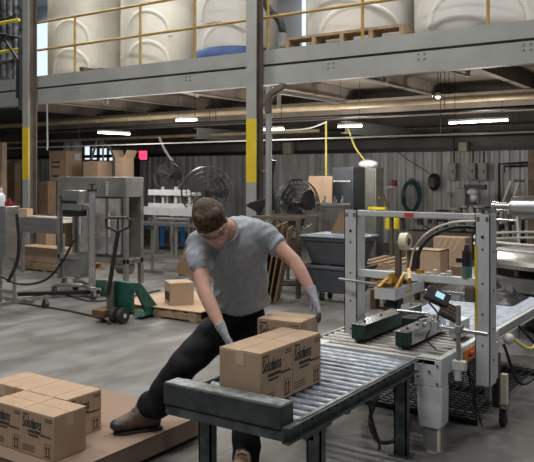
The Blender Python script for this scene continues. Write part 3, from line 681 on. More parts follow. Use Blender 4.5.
# label applicator on H base
P0 = onZ(92, 297); t = thing('label_applicator', 'label applicator on a silver post with a wheeled base', 'machine', (P0.x, P0.y, 0))
c = V((P0.x, P0.y, 0)); 
MB().cyl(c + V((0, 0, .13)), c + V((0, 0, 1.47)), .05, n=20).build('post', 'chrome', t)
MB().cyl(c + V((0, 0, 1.47)), c + V((0, 0, 1.50)), .07).cyl(c + V((0, 0, 1.50)), c + V((0, 0, 1.56)), .012).bar(c + V((-.06, 0, 1.56)), c + V((.06, 0, 1.57)), .02, .015).build('hand_crank', 'black', t)
h0 = onY(61, 190, c.y - .1); h1 = onY(80, 213, c.y - .1)
hd = MB().box(h0.x, h1.x, c.y - .1, c.y + .08, h1.z + .03, h0.z).build('applicator_head', 'stainless', t, bevel=.015)
MB().box(h0.x + .02, h1.x - .07, c.y - .11, c.y - .1, h1.z + .13, h1.z + .17).build('slot', 'black', hd); MB().box(h0.x + .02, h1.x - .03, c.y - .09, c.y + .06, h1.z - .05, h1.z + .03).build('lower_tray', 'black', hd, bevel=.01)
MB().box(h1.x, c.x, c.y - .06, c.y + .06, h1.z + .05, h1.z + .12).build('clamp', 'stainless_dull', t, bevel=.01)
e0 = onZ(50, 289, .16); 
MB().bar((c.x - .65, c.y + .28, .15), (c.x + .22, c.y - .18, .15), .09, .05).bar((c.x - .55, c.y - .2, .15), (c.x + .1, c.y + .12, .15), .07, .05).build('wheel_base', 'stainless', t, bevel=.008)
MB().prism([(c.x - .60, c.y + .02, .30), (c.x - .1, c.y, .30), (c.x - .05, c.y, .62), (c.x - .12, c.y, .62)], (0, .04, 0)).build('gusset', 'stainless_dull', t)
for dx, dy in ((-.65, .28), (.22, -.18), (-.55, -.2), (.1, .12)): caster(c.x + dx, c.y + dy, t, .05)
# control cabinet at the left edge
a, b = onY(-30, 205, 5.6), onY(6, 259, 5.6)
t = thing('control_cart', 'stainless cabinet on a wheeled stand at the left edge', 'cart', ((a.x + b.x) / 2, 5.8, 0))
MB().box(a.x, b.x, 5.6, 5.80, b.z, a.z).build('cabinet', 'stainless', t, bevel=.012)
for x in (b.x - .35, b.x - .08): MB().cyl((x, 5.78, .12), (x, 5.78, b.z), .022).build('upright', 'stainless_dull', t)
MB().box(a.x, b.x + .08, 5.6, 5.65, .28, .32).box(a.x, b.x + .08, 5.9, 5.95, .12, .16).box(b.x - .1, b.x - .06, 5.3, 6.3, .12, .16).build('base_frame', 'stainless', t)
for y in (5.35, 6.25): caster(b.x - .08, y, t, .05)
c = onY(1, 203, 5.70); c.z = a.z
t = thing('squeeze_bottle', 'white plastic bottle standing on the left-edge cabinet', 'bottle', c); MB().lathe([(.045, 0), (.05, .02), (.05, .12), (.03, .15), (.018, .16), (.018, .18)], c, 20).build('bottle', 'white_plastic', t); MB().lathe([(.02, .18), (.02, .2), (.006, .21), (.005, .24)], c, 14).build('nozzle', 'cable_white', t)
c = onY(9, 203, 5.70); c.z = a.z
tag(MB().box(c.x - .03, c.x + .05, c.y - .04, c.y + .04, c.z, c.z + .05).cyl(c + V((0, 0, .05)), c + V((0, 0, .09)), .025).build('red_switch', 'red_dark'), 'small dark red device beside the white bottle', 'device')
# infeed conveyor behind
a, b = onY(16, 226, 8.2), onY(60, 222, 8.2)
t = thing('infeed_conveyor', 'stainless belt conveyor entering the wrapping machine', 'conveyor', ((a.x + b.x) / 2, 8.4, 0))
MB().box(a.x - .3, b.x, 8.2, 8.24, .72, .98).build('side_panel', 'stainless', t); MB().box(a.x - .3, b.x, 8.5, 8.6, .9, .98).box(a.x - .3, b.x, 8.24, 8.5, .9, .93).build('belt', 'cable_white', t)
for x in (a.x, b.x - .1): MB().box(x, x + .05, 8.3, 8.35, 0, .72).build('leg', 'stainless_dull', t)
t = pallet('pallet', onZ(42, 272).x, 9.0, 0, 1.3, .8, 'wooden pallet under the long carton at left')
a = onY(17, 250, 8.7); b = onY(60, 262, 8.7)
tag(MB().box(a.x, b.x, 8.7, 9.1, .135, .40).build('long_carton', 'cardboard'), 'long low carton lying on the wooden pallet at left', 'carton')
# outfeed conveyor right of the tunnel
a, b = onY(140, 212, 9.4), onY(197, 210, 9.4)
t = thing('outfeed_conveyor', 'pale narrow conveyor running right from the wrapping machine', 'conveyor', ((a.x + b.x) / 2, 9.5, 0))
MB().box(a.x, b.x, 9.4, 9.7, a.z, a.z + .06).box(a.x, b.x, 9.38, 9.4, a.z - .04, a.z + .1).build('belt_bed', 'machine_white', t)
MB().box(a.x, b.x, 9.4, 9.7, a.z - .22, a.z - .17).build('lower_bed', 'stainless', t)
for x in (a.x + .15, b.x - .25): MB().cyl((x, 9.55, .05), (x, 9.55, a.z), .03).box(x - .25, x + .25, 9.52, 9.58, .0, .05).build('leg', 'stainless_dull', t)
a, b = onY(148, 192, 11.8), onY(190, 192, 11.8)
t = thing('sorting_machine', 'pale bench machine below the smaller cage fan', 'machine', ((a.x + b.x) / 2, 12.0, 0))
MB().box(a.x, b.x, 11.8, 12.2, onY(150, 195, 11.8).z, onY(150, 189.5, 11.8).z).build('upper_beam', 'machine_white', t)
MB().box(a.x, b.x, 11.8, 12.3, onY(150, 207, 11.8).z, onY(150, 203, 11.8).z).build('table_bed', 'machine_white', t)
for k in range(9): x = a.x + .1 + (b.x - a.x - .2) * k / 8; MB().cyl((x, 11.9, 1.1), (x, 11.9, 1.35 + .05 * (k % 3)), .03 + .01 * (k % 2)).build('guide_post', ['chrome', 'black', 'cable_white'][k % 3], t)
for x in (a.x + .1, (a.x + b.x) / 2, b.x - .1): MB().box(x - .03, x + .03, 11.9, 12.0, 0, 1.2).build('leg', 'stainless_dull', t)
# blue tables
for k, (px, Y) in enumerate(((158, 13.6), (178, 14.2))):
    c = onY(px, 225, Y); t = thing('blue_table', ['blue steel work table behind the outfeed conveyor, left one', 'blue steel work table behind the outfeed conveyor, right one'][k], 'table', (c.x, Y, 0)); L = .42
    MB().box(c.x - L, c.x + L, Y - .3, Y + .3, .44, .50).build('table_top', 'blue_paint', t)
    for sx in (-1, 1):
        for sy in (-1, 1): MB().box(c.x + sx * (L - .05) - .035, c.x + sx * (L - .05) + .035, Y + sy * .25 - .03, Y + sy * .25 + .03, 0, .44).build('leg', 'blue_paint', t)
c = onZ(176, 262); t = thing('round_foot_table', 'small grey table on a round floor plate left of the worker', 'table', (c.x, c.y, 0))
MB().cyl((c.x, c.y, .03), (c.x, c.y, .82), .035).build('post', 'stainless_dull', t); MB().lathe([(.3, 0), (.3, .02), (.06, .06)], (c.x, c.y, 0), 32).build('floor_plate', 'stainless_dull', t); MB().box(c.x - .55, c.x + .4, c.y - .2, c.y + .25, .82, .85).build('table_top', 'stainless', t)
# ------------------------------------------------------------------ cartons at back left
def crate(px0, px1, px2, ytop, Y, z0, lab, m='cardboard', lbl=False):
    """front face from px0 to px1, its right side on to px2; top at ytop"""
    a, b = onY(px0, ytop, Y), onY(px1, ytop, Y); dep = max(.12, onX(px2, ytop, b.x).y - Y)
    t = thing('carton', lab, 'carton', ((a.x + b.x) / 2, Y + dep / 2, z0)); yc = Y + dep / 2
    MB().box(a.x, b.x, Y, Y + dep, z0, a.z).build('body', m, t, bevel=.006)
    MB().box(a.x, b.x, yc - .03, yc + .03, a.z, a.z + .003).build('tape', 'tape', t)
    if lbl:
        MB().box(b.x, b.x + .002, Y + dep * .55, Y + dep * .9, a.z - .22, a.z - .06).build('label_sheet', 'machine_white', t)
        mb = MB()
        for q in ((.15, .17, .2, .5), (.6, .62, .2, .5)): w_ = b.x - a.x; mb.box(a.x + w_ * q[0], a.x + w_ * q[1], Y - .002, Y, z0 + (a.z - z0) * .35, z0 + (a.z - z0) * .75)
        for zz in (.15, .45, .6): mb.box(a.x + (b.x - a.x) * .2, a.x + (b.x - a.x) * .6, Y - .002, Y, z0 + (a.z - z0) * zz, z0 + (a.z - z0) * (zz + .05))
        mb.build('printed_marks', 'ink', t)
    return t, a, b, dep
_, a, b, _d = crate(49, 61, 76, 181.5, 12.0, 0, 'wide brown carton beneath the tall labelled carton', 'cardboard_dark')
crate(49, 66, 82, 151, 12.0, a.z + .004, 'tall brown carton with a white label, highest at back left', 'cardboard', True)
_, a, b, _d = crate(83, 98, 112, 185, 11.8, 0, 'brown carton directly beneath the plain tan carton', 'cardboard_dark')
crate(83, 98, 112, 161.5, 11.8, a.z + .004, 'plain tan carton above the left end of the wrapping machine')
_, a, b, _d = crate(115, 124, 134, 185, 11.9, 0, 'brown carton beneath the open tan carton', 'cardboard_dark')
ct, a, b, _d = crate(115, 124, 134, 157, 11.9, a.z + .004, 'open tan carton above the right end of the wrapping machine')
MB().obox((a.x - .04, 11.9 + _d / 2, a.z + .07), (.02, _d, .18), (0, -.4, 0)).build('flap', 'cardboard', ct); MB().obox((b.x + .05, 11.9 + _d / 2, a.z + .07), (.02, _d, .18), (0, .5, 0)).build('flap', 'cardboard', ct)
crate(-10, 2, 7, 143, 11.0, 0, 'tall tan carton at the left edge')
crate(8, 15, 21, 163, 11.6, 0, 'dark brown carton left of the left column', 'cardboard_dark')
_, a, b, _d = crate(37, 46, 56, 214, 11.0, 0, 'lower tan carton right of the left column')
crate(39, 48, 56, 181.5, 11.0, a.z + .004, 'upper brown carton right of the left column, on the tan one', 'cardboard_dark')
crate(19, 27, 33, 208.5, 8.26, .983, 'small tan carton on the infeed conveyor')
# ------------------------------------------------------------------ pallet jack and pallet
J = onZ(123, 324); t = thing('pallet_jack', 'green pallet jack with a black steering handle', 'pallet jack', (J.x, J.y, 0))
jx, jy = J.x, J.y + .02
dirv = (onZ(196, 300) - onZ(128, 318)); dirv.z = 0; dirv.normalize(); sd = V((-dirv.y, dirv.x, 0))
o0 = V((jx, jy, 0)) + sd * .22
MB().prism([o0 + sd * a + dirv * b + UP * z for a, b, z in ((-.25, .09, .12), (.08, .09, .12), (.06, .09, .38), (-.02, .07, .47), (-.25, .07, .46))], dirv * .07).build('body', 'jack_green', t, bevel=.012)
for s in (-.19, .19):
    MB().prism([o0 + sd * (s - .08) + dirv * b + UP * z for b, z in ((.28, .03), (1.25, .03), (1.3, .06), (1.3, .085), (.34, .085))], sd * .16).build('fork', 'jack_green', t, bevel=.006)
    MB().prism([o0 + sd * (s + (.05 if s > 0 else -.08)) + dirv * b + UP * z for b, z in ((.50, .08), (.60, .09), (.24, .44), (.07, .46), (.07, .37), (.16, .36), (.34, .085))], sd * .03).build('side_arm', 'jack_green', t, bevel=.004)
MB().cyl(o0 + dirv * .02 + UP * .07, o0 + dirv * .02 + UP * .44, .045).cyl(o0 + dirv * .02 + UP * .42, o0 + dirv * .02 + UP * .47, .05).build('pump', 'steel_dark', t)
for s in (-.2, -.09):
    c = o0 + sd * s + UP * .09; wl = MB().cyl(c - sd * .03, c + sd * .03, .088, n=24).build('wheel', 'rubber', t); MB().cyl(c - sd * .033, c + sd * .033, .026, n=16).build('hub', 'cable_white', wl)
MB().prism([o0 + sd * a + dirv * b + UP * .06 for a, b in ((-.02, -.12), (.16, -.12), (.2, .1), (-.02, .1))], UP * .09).build('front_plate', 'bronze', t, bevel=.01)
hb = o0 + UP * .42 - dirv * .02; ht = atD(118, 232, hb.dot(FW)); hn = (ht - hb).normalized()
MB().cyl(hb - UP * .1, ht, .026).build('handle_shaft', 'black', t)
r_ = RT; lp = [ht, ht + r_ * .13 + UP * .06, ht + r_ * .14 + UP * .14, ht + r_ * .11 + UP * .165, ht - r_ * .11 + UP * .165, ht - r_ * .14 + UP * .14, ht - r_ * .13 + UP * .06, ht]
MB().tube(lp, .016, 8).tube([ht, ht + UP * .165], .012).build('handle_loop', 'black', t)
# pallet with cardboard behind the worker
px_, py_ = -6.0, 7.15
t = pallet('pallet', px_, py_, 0, 1.2, 1.15, 'wooden pallet with a cardboard sheet behind the worker', h=.12)
tag(MB().obox((px_ - .02, py_, .127), (1.3, 1.2, .008), (0, 0, .03)).build('cardboard_sheet', 'cardboard'), 'flat cardboard sheet covering the pallet behind the worker', 'cardboard')
a = onZ(180, 306, .131); 
t = thing('carton', 'small carton with a dark printed label on the far pallet', 'carton', (a.x, a.y, .131))
a0 = onZ(158, 301, .131); a1 = onZ(170, 306, .131); a2 = onZ(194, 304.5, .131)
W_ = (a2 - a1).length; u1 = (a2 - a1).normalized(); u2 = V((-u1.y, u1.x, 0)); Dp = (a0 - a1).dot(u2)
MB().prism([a1, a2, a2 + u2 * .3, a1 + u2 * .3], UP * .27).build('body', 'cardboard', t, bevel=.005)
n_ = u2.cross(UP)
MB().prism([a1 - u1 * .002 + u2 * .03 + UP * .05, a1 - u1 * .002 + u2 * .27 + UP * .05, a1 - u1 * .002 + u2 * .27 + UP * .15, a1 - u1 * .002 + u2 * .03 + UP * .15], u1 * .002).build('printed_label', 'ink', t)
MB().prism([a1 + u2 * .13 + UP * .27, a2 + u2 * .13 + UP * .27, a2 + u2 * .18 + UP * .27, a1 + u2 * .18 + UP * .27], UP * .002).build('tape', 'tape', t)
c = onZ(181, 285, .0); tag(MB().obox((c.x, c.y + .2, .33), (.32, .02, .42), (-.25, .35, .4)).build('cardboard_sheet', 'cardboard_dark'), 'dark cardboard flap leaning behind the small printed carton', 'cardboard')
# floor cables
for pts, lab, r in ((((0, 276), (20, 284), (45, 280), (62, 262), (74, 240)), 'black cable hanging from the applicator toward the left cart', 8.3),):
    tag(MB().tube(arc([atD(x, y, r) for x, y in pts]), .014, 6).build('power_cable', 'black'), lab, 'cable')
tag(MB().tube(arc([onZ(x, y, .012) for x, y in ((12, 302), (40, 306), (70, 311), (100, 318), (110, 324))]), .011, 6).build('power_cable', 'rubber'), 'dark cable lying on the floor toward the pallet jack', 'cable')
tag(MB().tube(arc([atD(17, 214, 8.2), atD(19, 240, 8.2), atD(17, 262, 8.2), atD(8, 282, 8.2)]), .02, 6).build('power_cable', 'black'), 'thick black cable beside the left-edge cabinet', 'cable')
tag(MB().tube(arc([onZ(x, y, .012) for x, y in ((5, 300), (30, 298), (55, 292), (90, 301), (128, 297), (160, 290))]), .011, 6).build('power_cable', 'rubber'), 'dark cable crossing the floor under the applicator base', 'cable')
tag(MB().bar(onZ(18, 294, .06), onZ(100, 292, .06), .07, .05).build('floor_channel', 'black'), 'low black channel on the floor before the wrapping machine', 'channel')
# pallets and cartons behind the tape machine
a, b = onY(361, 262, 9.9), onY(402, 272, 9.9)
t = pallet('pallet', (a.x + b.x) / 2, 10.6, 0, 1.1, 1.0, 'wooden pallet stack between the gantry post and the tape roll')
for k in range(2): pallet('pallet', (a.x + b.x) / 2 + .03 * k, 10.6, .13 + .13 * k, 1.1, 1.0, ['second wooden pallet of the stack between post and tape roll', 'topmost wooden pallet of the stack between post and tape roll'][k], rot=.02 * (k + 1))
a, b = onY(406, 249, 8.6), onY(440, 275, 8.6); zt = a.z
tb = thing('work_table', 'steel work table behind the tape machine', 'table', ((a.x + b.x) / 2, 9, 0))
MB().box(a.x - .3, b.x + .45, 8.4, 9.6, b.z - .04, b.z).build('table_top', 'stainless_dull', tb)
for x in (a.x - .22, b.x + .37):
    for y in (8.5, 9.5): MB().box(x - .03, x + .03, y - .03, y + .03, 0, b.z - .04).build('leg', 'steel_dark', tb)
t = thing('carton', 'open tan carton with a dark interior behind the tape roll', 'carton', ((a.x + b.x) / 2, 8.8, b.z))
xm = onY(420, 260, 8.6).x
MB().box(xm, b.x, 8.6, 8.62, b.z, zt).box(b.x - .02, b.x, 8.62, 8.9, b.z, zt).box(a.x, b.x, 8.88, 8.9, b.z, zt).box(a.x, b.x, 8.6, 8.88, b.z, b.z + .01).box(a.x, b.x, 8.6, 8.88, zt - .01, zt).box(a.x, a.x + .01, 8.6, 8.88, b.z, zt).build('body', 'cardboard', t)
a, b = onY(436, 236, 9.3), onY(466, 252, 9.3)
t = thing('carton', 'long tan carton with striped clear tape behind the open one', 'carton', ((a.x + b.x) / 2, 9.5, b.z - .02))
MB().box(a.x, b.x + .02, 9.2, 9.45, onY(421, 275, 8.6).z, a.z).build('body', 'cardboard', t, bevel=.006)
for k in range(4): x = a.x + .02 + k * .08; MB().prism([(x, 9.197, a.z - .16), (x + .03, 9.197, a.z - .16), (x + .12, 9.197, a.z - .01), (x + .09, 9.197, a.z - .01)], (0, .002, 0)).build('tape_strip', 'tape', t)
a, b = onY(452, 266, 8.5), onY(463, 276, 8.5)
tag(MB().box(a.x, b.x, 8.45, 8.6, onY(421, 275, 8.6).z, a.z).build('small_carton', 'cardboard_dark'), 'small brown carton right of the open carton', 'carton')
# ------------------------------------------------------------------ stainless vessels at right
c = V((-1.75, 8.55, 0)); R_ = 1.0
t = thing('rotary_table', 'large round stainless accumulation table at far right', 'table', c)
MB().lathe([(0, .84), (R_ - .05, .84), (R_, .82), (R_ + .015, .78), (R_, .74), (R_ - .04, .73), (0, .73)], c, 64).build('table_top', 'stainless', t)
MB().lathe([(R_ * .90, .64), (R_ * .92, .62), (R_ * .92, .50), (R_ * .86, .48)], c, 48).build('skirt', 'stainless_dull', t)
MB().lathe([(R_ * .6, .70), (R_ * .6, .1)], c, 40).build('drum', 'black', t)
for k in range(6): a = k * PI / 3; MB().cyl((c.x + .8 * math.cos(a), c.y + .8 * math.sin(a), 0), (c.x + .8 * math.cos(a), c.y + .8 * math.sin(a), .7), .03).build('leg', 'stainless_dull', t)
for z in (.93, 1.0): MB().ring((c.x, c.y, z), R_ + .02, .016, (0, 0, 1), 64).build('guide_rail', 'cable_white', t)
for k in range(8): a = k * PI / 4 + .2; MB().cyl((c.x + (R_ + .02) * math.cos(a), c.y + (R_ + .02) * math.sin(a), .76), (c.x + (R_ + .02) * math.cos(a), c.y + (R_ + .02) * math.sin(a), 1.0), .01).build('rail_post', 'stainless', t)
p = onY(530, 208, 10.6); t = thing('mixing_drum', 'shiny stainless drum lying on struts at the right edge', 'drum', (p.x, 10.6, 0))
MB().cyl(p - V((.22, 0, 0)), p + V((.6, 0, 0)), .17, n=32).cyl(p - V((.26, 0, 0)), p - V((.22, 0, 0)), .12, .17, n=32).build('drum_shell', 'chrome', t)
MB().cyl(p - V((.50, 0, -.02)), p - V((.24, 0, -.02)), .05, n=20).cyl(p - V((.52, 0, -.02)), p - V((.48, 0, -.02)), .065, n=20).build('spout', 'chrome', t)
for dx in (-.15, .3):
    MB().bar(p + V((dx, -.1, -.1)), V((p.x + dx + .12, 10.35, 0)), .03, .03).build('strut', 'cable_white', t); MB().bar(p + V((dx, .1, -.1)), V((p.x + dx - .12, 10.85, 0)), .03, .03).build('strut', 'cable_white', t)
t = thing('step_frame', 'pale slanting frame standing before the wall at right', 'frame', (onY(508, 220, 15.5).x, 15.5, 0))
MB().bar(onY(511, 181, 15.5), onY(501, 208, 15.5), .05, .04).bar(onY(519, 182, 15.5), onY(509, 210, 15.5), .05, .04).build('upright', 'cable_white', t)
MB().bar(onY(514, 180.5, 15.5), onY(524, 181, 15.5), .05, .05).build('top_bar', 'steel_dark', t); MB().cyl(onY(501, 208, 15.5), V((onY(501, 208, 15.5).x, 15.5, 0)), .03).cyl(onY(509, 208, 15.5), V((onY(509, 208, 15.5).x, 15.5, 0)), .03).build('leg', 'cable_white', t)
t = thing('bottling_machine', 'cluttered grey bottling machine below the rightmost electrical box', 'machine', (onY(505, 230, 11.6).x, 11.6, 0))
a, b = onY(493, 214, 11.6), onY(520, 246, 11.6)
MB().box(a.x, b.x, 11.5, 12.0, b.z, b.z + .12).build('upper_deck', 'stainless_dull', t); MB().box(a.x, b.x, 11.5, 12.0, 0, .3).build('bed', 'stainless_dull', t)
for k in range(9): x = a.x + (b.x - a.x) * k / 8; MB().cyl((x, 11.6 + .05 * (k % 3), .3), (x, 11.6 + .05 * (k % 3), a.z - .08 * (k % 4)), .02 + .012 * (k % 3)).build('tube', ['chrome', 'stainless_dull', 'black'][k % 3], t)
for z in (1.0, 1.15): MB().cyl((a.x, 11.55, z), (b.x, 11.55, z), .02).build('tie_bar', 'chrome', t)
# ------------------------------------------------------------------ roller conveyor in the foreground
t = thing('roller_conveyor', 'low roller conveyor in the foreground carrying the printed cartons', 'conveyor', (-2.165, 3.55, 0))
XL, XR = -2.525, -1.79
def channel(mb, x, y0, y1, z0, z1, s, th=.006, lip=.035):
    mb.box(x - th / 2, x + th / 2, y0, y1, z0, z1); a, b = sorted((x, x + s * lip)); mb.box(a, b, y0, y1, z1 - th, z1).box(a, b, y0, y1, z0, z0 + th)
for x, s in ((XL, -1), (XR, 1)):
    mb = MB(); channel(mb, x, 2.78 if s > 0 else 2.83, 4.28, .495, .57, s, lip=.035 if s > 0 else .008); mb.build('side_rail', 'rail_steel', t)
    MB().box(min(x, x + s * .02), max(x, x + s * .02), 2.9, 4.28, .57, .576).build('rail_edge', 'rail_edge', t)
MB().box(XL + .03, XR, 2.79, 2.83, .500, .546).build('end_rail', 'rail_steel', t, bevel=.004)
for y in (3.4, 4.1): MB().box(XL, XR, y, y + .04, .46, .495).build('cross_member', 'rail_steel', t)
y = 2.955
while y < 4.27:
    MB().cyl((XL + .012, y, .545), (XR - .012, y, .545), .0245, n=18).build('roller', 'roller', t); y += .080
for y in [2.955 + .080 * k for k in range(17)]: MB().cyl((XR, y, .545), (XR + .012, y, .545), .009, n=6).build('axle_nut', 'black', t)
def hleg(x, y, z1, par, m='rail_steel', w_=.075):
    MB().box(x - w_ / 2, x + w_ / 2, y, y + .008, 0, z1).box(x - w_ / 2, x - w_ / 2 + .008, y, y + .05, 0, z1).box(x + w_ / 2 - .008, x + w_ / 2, y, y + .05, 0, z1).box(x - .06, x + .06, y - .03, y + .08, 0, .008).build('leg', m, par)
hleg(onY(204.5, 430, 2.84).x, 2.84, .505, t)
for px in (313.5, 400):
    y = onX(px, 430, XR - .04).y; hleg(XR - .04, y, .495, t, 'rail_steel', .08)
hleg(XL + .05, 4.12, .495, t)
MB().box(-2.28, -1.83, onX(313.5, 430, XR - .04).y, onX(313.5, 430, XR - .04).y + .03, .40, .43).build('brace', 'rail_steel', t)
MB().cyl((-2.02, 3.42, .13), (-2.02, 3.42, .47), .02).build('support_rod', 'rail_steel', t); c_ = MB().cyl((-2.04, 3.42, .09), (-2.0, 3.42, .09), .05).build('caster', 'bronze', t)
MB().box(XR, XR + .02, 2.95, 3.2, .47, .50).build('lower_bracket', 'rail_steel', t)
sb = tag(MB().box(-2.507, -1.800, 2.785, 2.895, .548, .660).build('stop_block', 'block', bevel=.010), 'dark scuffed stop block across the near end of the conveyor', 'block')
# top wear strip of that block
MB().box(-2.499, -1.808, 2.793, 2.887, .660, .6612).build('worn_top', 'block_top', sb)
s = MB().sph((-2.535, 2.99, .60), .045, (1, 1.3, .45)).sph((-2.49, 3.0, .59), .035, (1, 1, .45)); tag(s.build('plastic_scrap', 'blue_film'), 'scrap of blue and white film behind the stop block', 'scrap')

# ------------------------------------------------------------------ case taping machine
t = thing('case_sealer', 'grey case taping machine with a tall portal frame', 'machine', (-2.07, 4.75, 0))
A, B = -2.60, -1.625
MB().box(-1.80, B, 4.30, 4.42, .405, .572).build('corner_housing', 'machine_white', t, bevel=.006)
for x, z in ((-1.78, .55), (-1.74, .55), (-1.775, .46), (-1.70, .50), (-1.65, .43), (-1.65, .54)): MB().cyl((x, 4.292, z), (x, 4.30, z), .007, n=8).build('bolt', 'steel_dark', t)
MB().box(-2.60, -2.45, 4.30, 4.42, .405, .572).build('corner_housing', 'machine_white', t, bevel=.006)
MB().box(B - .012, B, 4.42, 5.12, .47, .572).build('side_panel', 'machine_white', t, bevel=.003)
MB().box(A, A + .012, 4.42, 5.3, .45, .572).build('side_panel', 'machine_white', t, bevel=.003)
MB().box(B - .04, B, 4.30, 5.12, .572, .582).build('top_lip', 'machine_white', t, bevel=.003)
MB().box(-2.45, B - .04, 4.30, 4.335, .54, .572).build('front_lip', 'machine_grey', t, bevel=.003)
MB().box(A + .012, B - .012, 4.42, 5.2, .40, .46).build('under_pan', 'steel_dark', t)
for x in (-1.70, -2.53):
    MB().loft([((x, 4.36, .405), .082, .06), ((x, 4.36, .20), .080, .058), ((x, 4.36, .155), .070, .05)], 4, axis=(0, 0, -1), side=(1, 1, 0)).build('leg_sleeve_core', 'machine_white', t)
    mb = MB(); w0, w1 = .085, .072
    mb.prism([(x - w0, 4.30, .405), (x + w0 - .005, 4.30, .405), (x + w0 - .008, 4.30, .18), (x + w1 - .01, 4.30, .155), (x - w1 + .01, 4.30, .155), (x - w0 + .01, 4.30, .20)], (0, .115, 0)).build('leg_sleeve', 'machine_white', t, bevel=.004)
    MB().box(x - .046, x + .058, 4.31, 4.40, .012, .16).build('leg', 'cabinet_grey', t, bevel=.004)
    tag(MB().box(x + .045, x + .059, 4.309, 4.33, .012, .155).build('leg_edge', 'cream', t), 'cream edge', None)
    MB().cyl((x + .005, 4.355, 0), (x + .005, 4.355, .012), .055, n=20).build('foot', 'machine_grey', t)
y = 4.37
while y < 5.25:
    MB().cyl((A + .02, y, .545), (B - .04, y, .545), .0235, n=16).build('roller', 'stainless_dull', t); y += .085
MB().box(A + .05, B - .1, 4.5, 5.1, .5, .515).build('bed_plate', 'steel_dark', t)
# switch plate
pl = onX(463, 352, B), onX(474, 367, B)
sw = tag(MB().box(B, B + .006, pl[0].y, pl[1].y, .485, .555).build('switch_plate', 'orange', t), 'orange switch plate', None)
MB().cyl((B + .006, (pl[0].y + pl[1].y) / 2, .52), (B + .03, (pl[0].y + pl[1].y) / 2, .52), .02).build('rotary_switch', 'red', sw)
MB().box(B, B + .02, 4.50, 4.56, .44, .47).build('bracket', 'machine_grey', t)
# portal posts
ZT = 1.447
def post(x0, x1, y0, y1, z0):
    p_ = MB().box(x0, x1, y0, y0 + .006, z0, ZT).box(x0, x0 + .006, y0, y1, z0, ZT).box(x1 - .006, x1, y0, y1, z0, ZT).build('portal_post', 'machine_grey', t)
    for z in (1.30, 1.22, 1.0, .8, .6): MB().cyl(((x0 + x1) / 2, y0 - .004, z), ((x0 + x1) / 2, y0, z), .010 if z == 1.30 else .006, n=10).build('bolt', 'black', p_)
    for z in (1.415,):
        for x in (x0 + .02, x1 - .02): MB().box(x - .008, x + .008, y0 - .003, y0, z - .014, z + .014).build('slot', 'steel_dark', p_)
    return p_
p1 = post(-1.560, -1.462, 4.73, 4.86, .34); p2 = post(-2.515, -2.415, 4.73, 4.86, .30)
for z in (1.2, .95, .7, .5): MB().cyl((-1.462, 4.8, z), (-1.458, 4.8, z), .007, n=10).build('bolt', 'black', p1)
tag(MB().box(-1.562, -1.545, 4.727, 4.730, .70, 1.245).build('yellow_rule', 'yellow', p1), 'yellow measuring strip', None)
MB().box(-1.54, -1.462, 4.86, 4.9, .36, .60).build('lower_bracket', 'machine_grey', t)
tb = MB().box(-2.415, -1.56, 4.735, 4.775, 1.41, 1.447).build('portal_beam', 'machine_grey', t, bevel=.003)
tag(MB().box(onY(404, 213, 4.73).x, onY(413, 213, 4.73).x, 4.731, 4.735, 1.412, 1.44).build('warning_label', 'red', tb), 'red warning label', None)
MB().box(-2.415, -1.56, 4.75, 4.80, .975, 1.025).build('head_crossbar', 'machine_white', t, bevel=.003)
MB().box(-1.53, -1.49, 5.0, 5.05, .13, .5).build('rear_leg', 'black', t); MB().box(-1.475, -1.435, 5.0, 5.04, .16, .36).build('rear_leg_edge', 'cream', t); caster(-1.47, 5.05, t, .055)
MB().box(-2.53, -2.49, 5.0, 5.05, .13, .5).build('rear_leg', 'black', t); caster(-2.50, 5.05, t, .055)
# tape head
hd = MB().box(-2.06, -1.92, 4.28, 4.285, .92, .985).box(-1.926, -1.92, 4.285, 4.76, .92, .985).box(-2.06, -2.054, 4.285, 4.76, .92, .985).box(-2.06, -1.92, 4.28, 4.76, .915, .92).build('head_tray', 'machine_white', t)
tag(MB().box(-1.92, -1.919, 4.45, 4.55, .94, .955).build('tray_label', 'yellow', hd), 'small yellow label', None)
for k, (x, y, z, sx, sy, sz, ry) in enumerate(((-2.03, 4.36, 1.0, .02, .16, .05, .2), (-1.99, 4.44, 1.01, .02, .18, .06, -.2), (-1.95, 4.42, 1.0, .015, .22, .05, .1), (-2.04, 4.5, 1.01, .02, .12, .08, .3), (-1.95, 4.58, 1.02, .02, .14, .07, -.1))):
    MB().obox((x, y, z), (sx, sy, sz), (.35 * (-1) ** k, ry, .1 * k)).build('head_plate', 'gold', hd)
for x, y in ((-2.0, 4.36), (-1.98, 4.52), (-2.03, 4.6)): MB().cyl((x - .03, y, 1.0), (x + .03, y, 1.0), .018, n=14).build('head_roller', 'bronze', hd)
MB().box(-2.02, -1.985, 4.50, 4.54, .93, 1.26).build('tape_arm', 'steel_dark', hd, bevel=.003)
rl = MB().lathe([(.024, -.026), (.056, -.026), (.056, .026), (.024, .026), (.024, -.026)], (-1.955, 4.52, 1.265), 36, Matrix.Rotation(PI / 2, 3, 'Y')).build('tape_roll', 'cream', hd)
MB().cyl((-1.99, 4.52, 1.265), (-1.925, 4.52, 1.265), .024, n=20).build('roll_core', 'steel_dark', rl)
MB().box(-2.10, -2.06, 4.30, 4.36, .84, .97).box(-2.10, -2.0, 4.32, 4.34, .84, .86).build('wiper_arm', 'bronze', hd, bevel=.003)
MB().cyl((-2.05, 4.42, .86), (-1.95, 4.42, .86), .025).box(-2.04, -1.96, 4.40, 4.5, .86, .92).build('lower_roller', 'black', hd)
MB().cyl((-2.53, 4.68, .955), (-2.2, 4.62, .95), .010).build('side_rod', 'stainless_dull', t)
MB().cyl((-1.9, 4.72, .925), (-1.60, 4.72, .925), .010).build('side_rod', 'chrome', t)
MB().box(-1.62, -1.56, 4.70, 4.76, .88, .97).build('rod_block', 'steel_dark', t, bevel=.004)
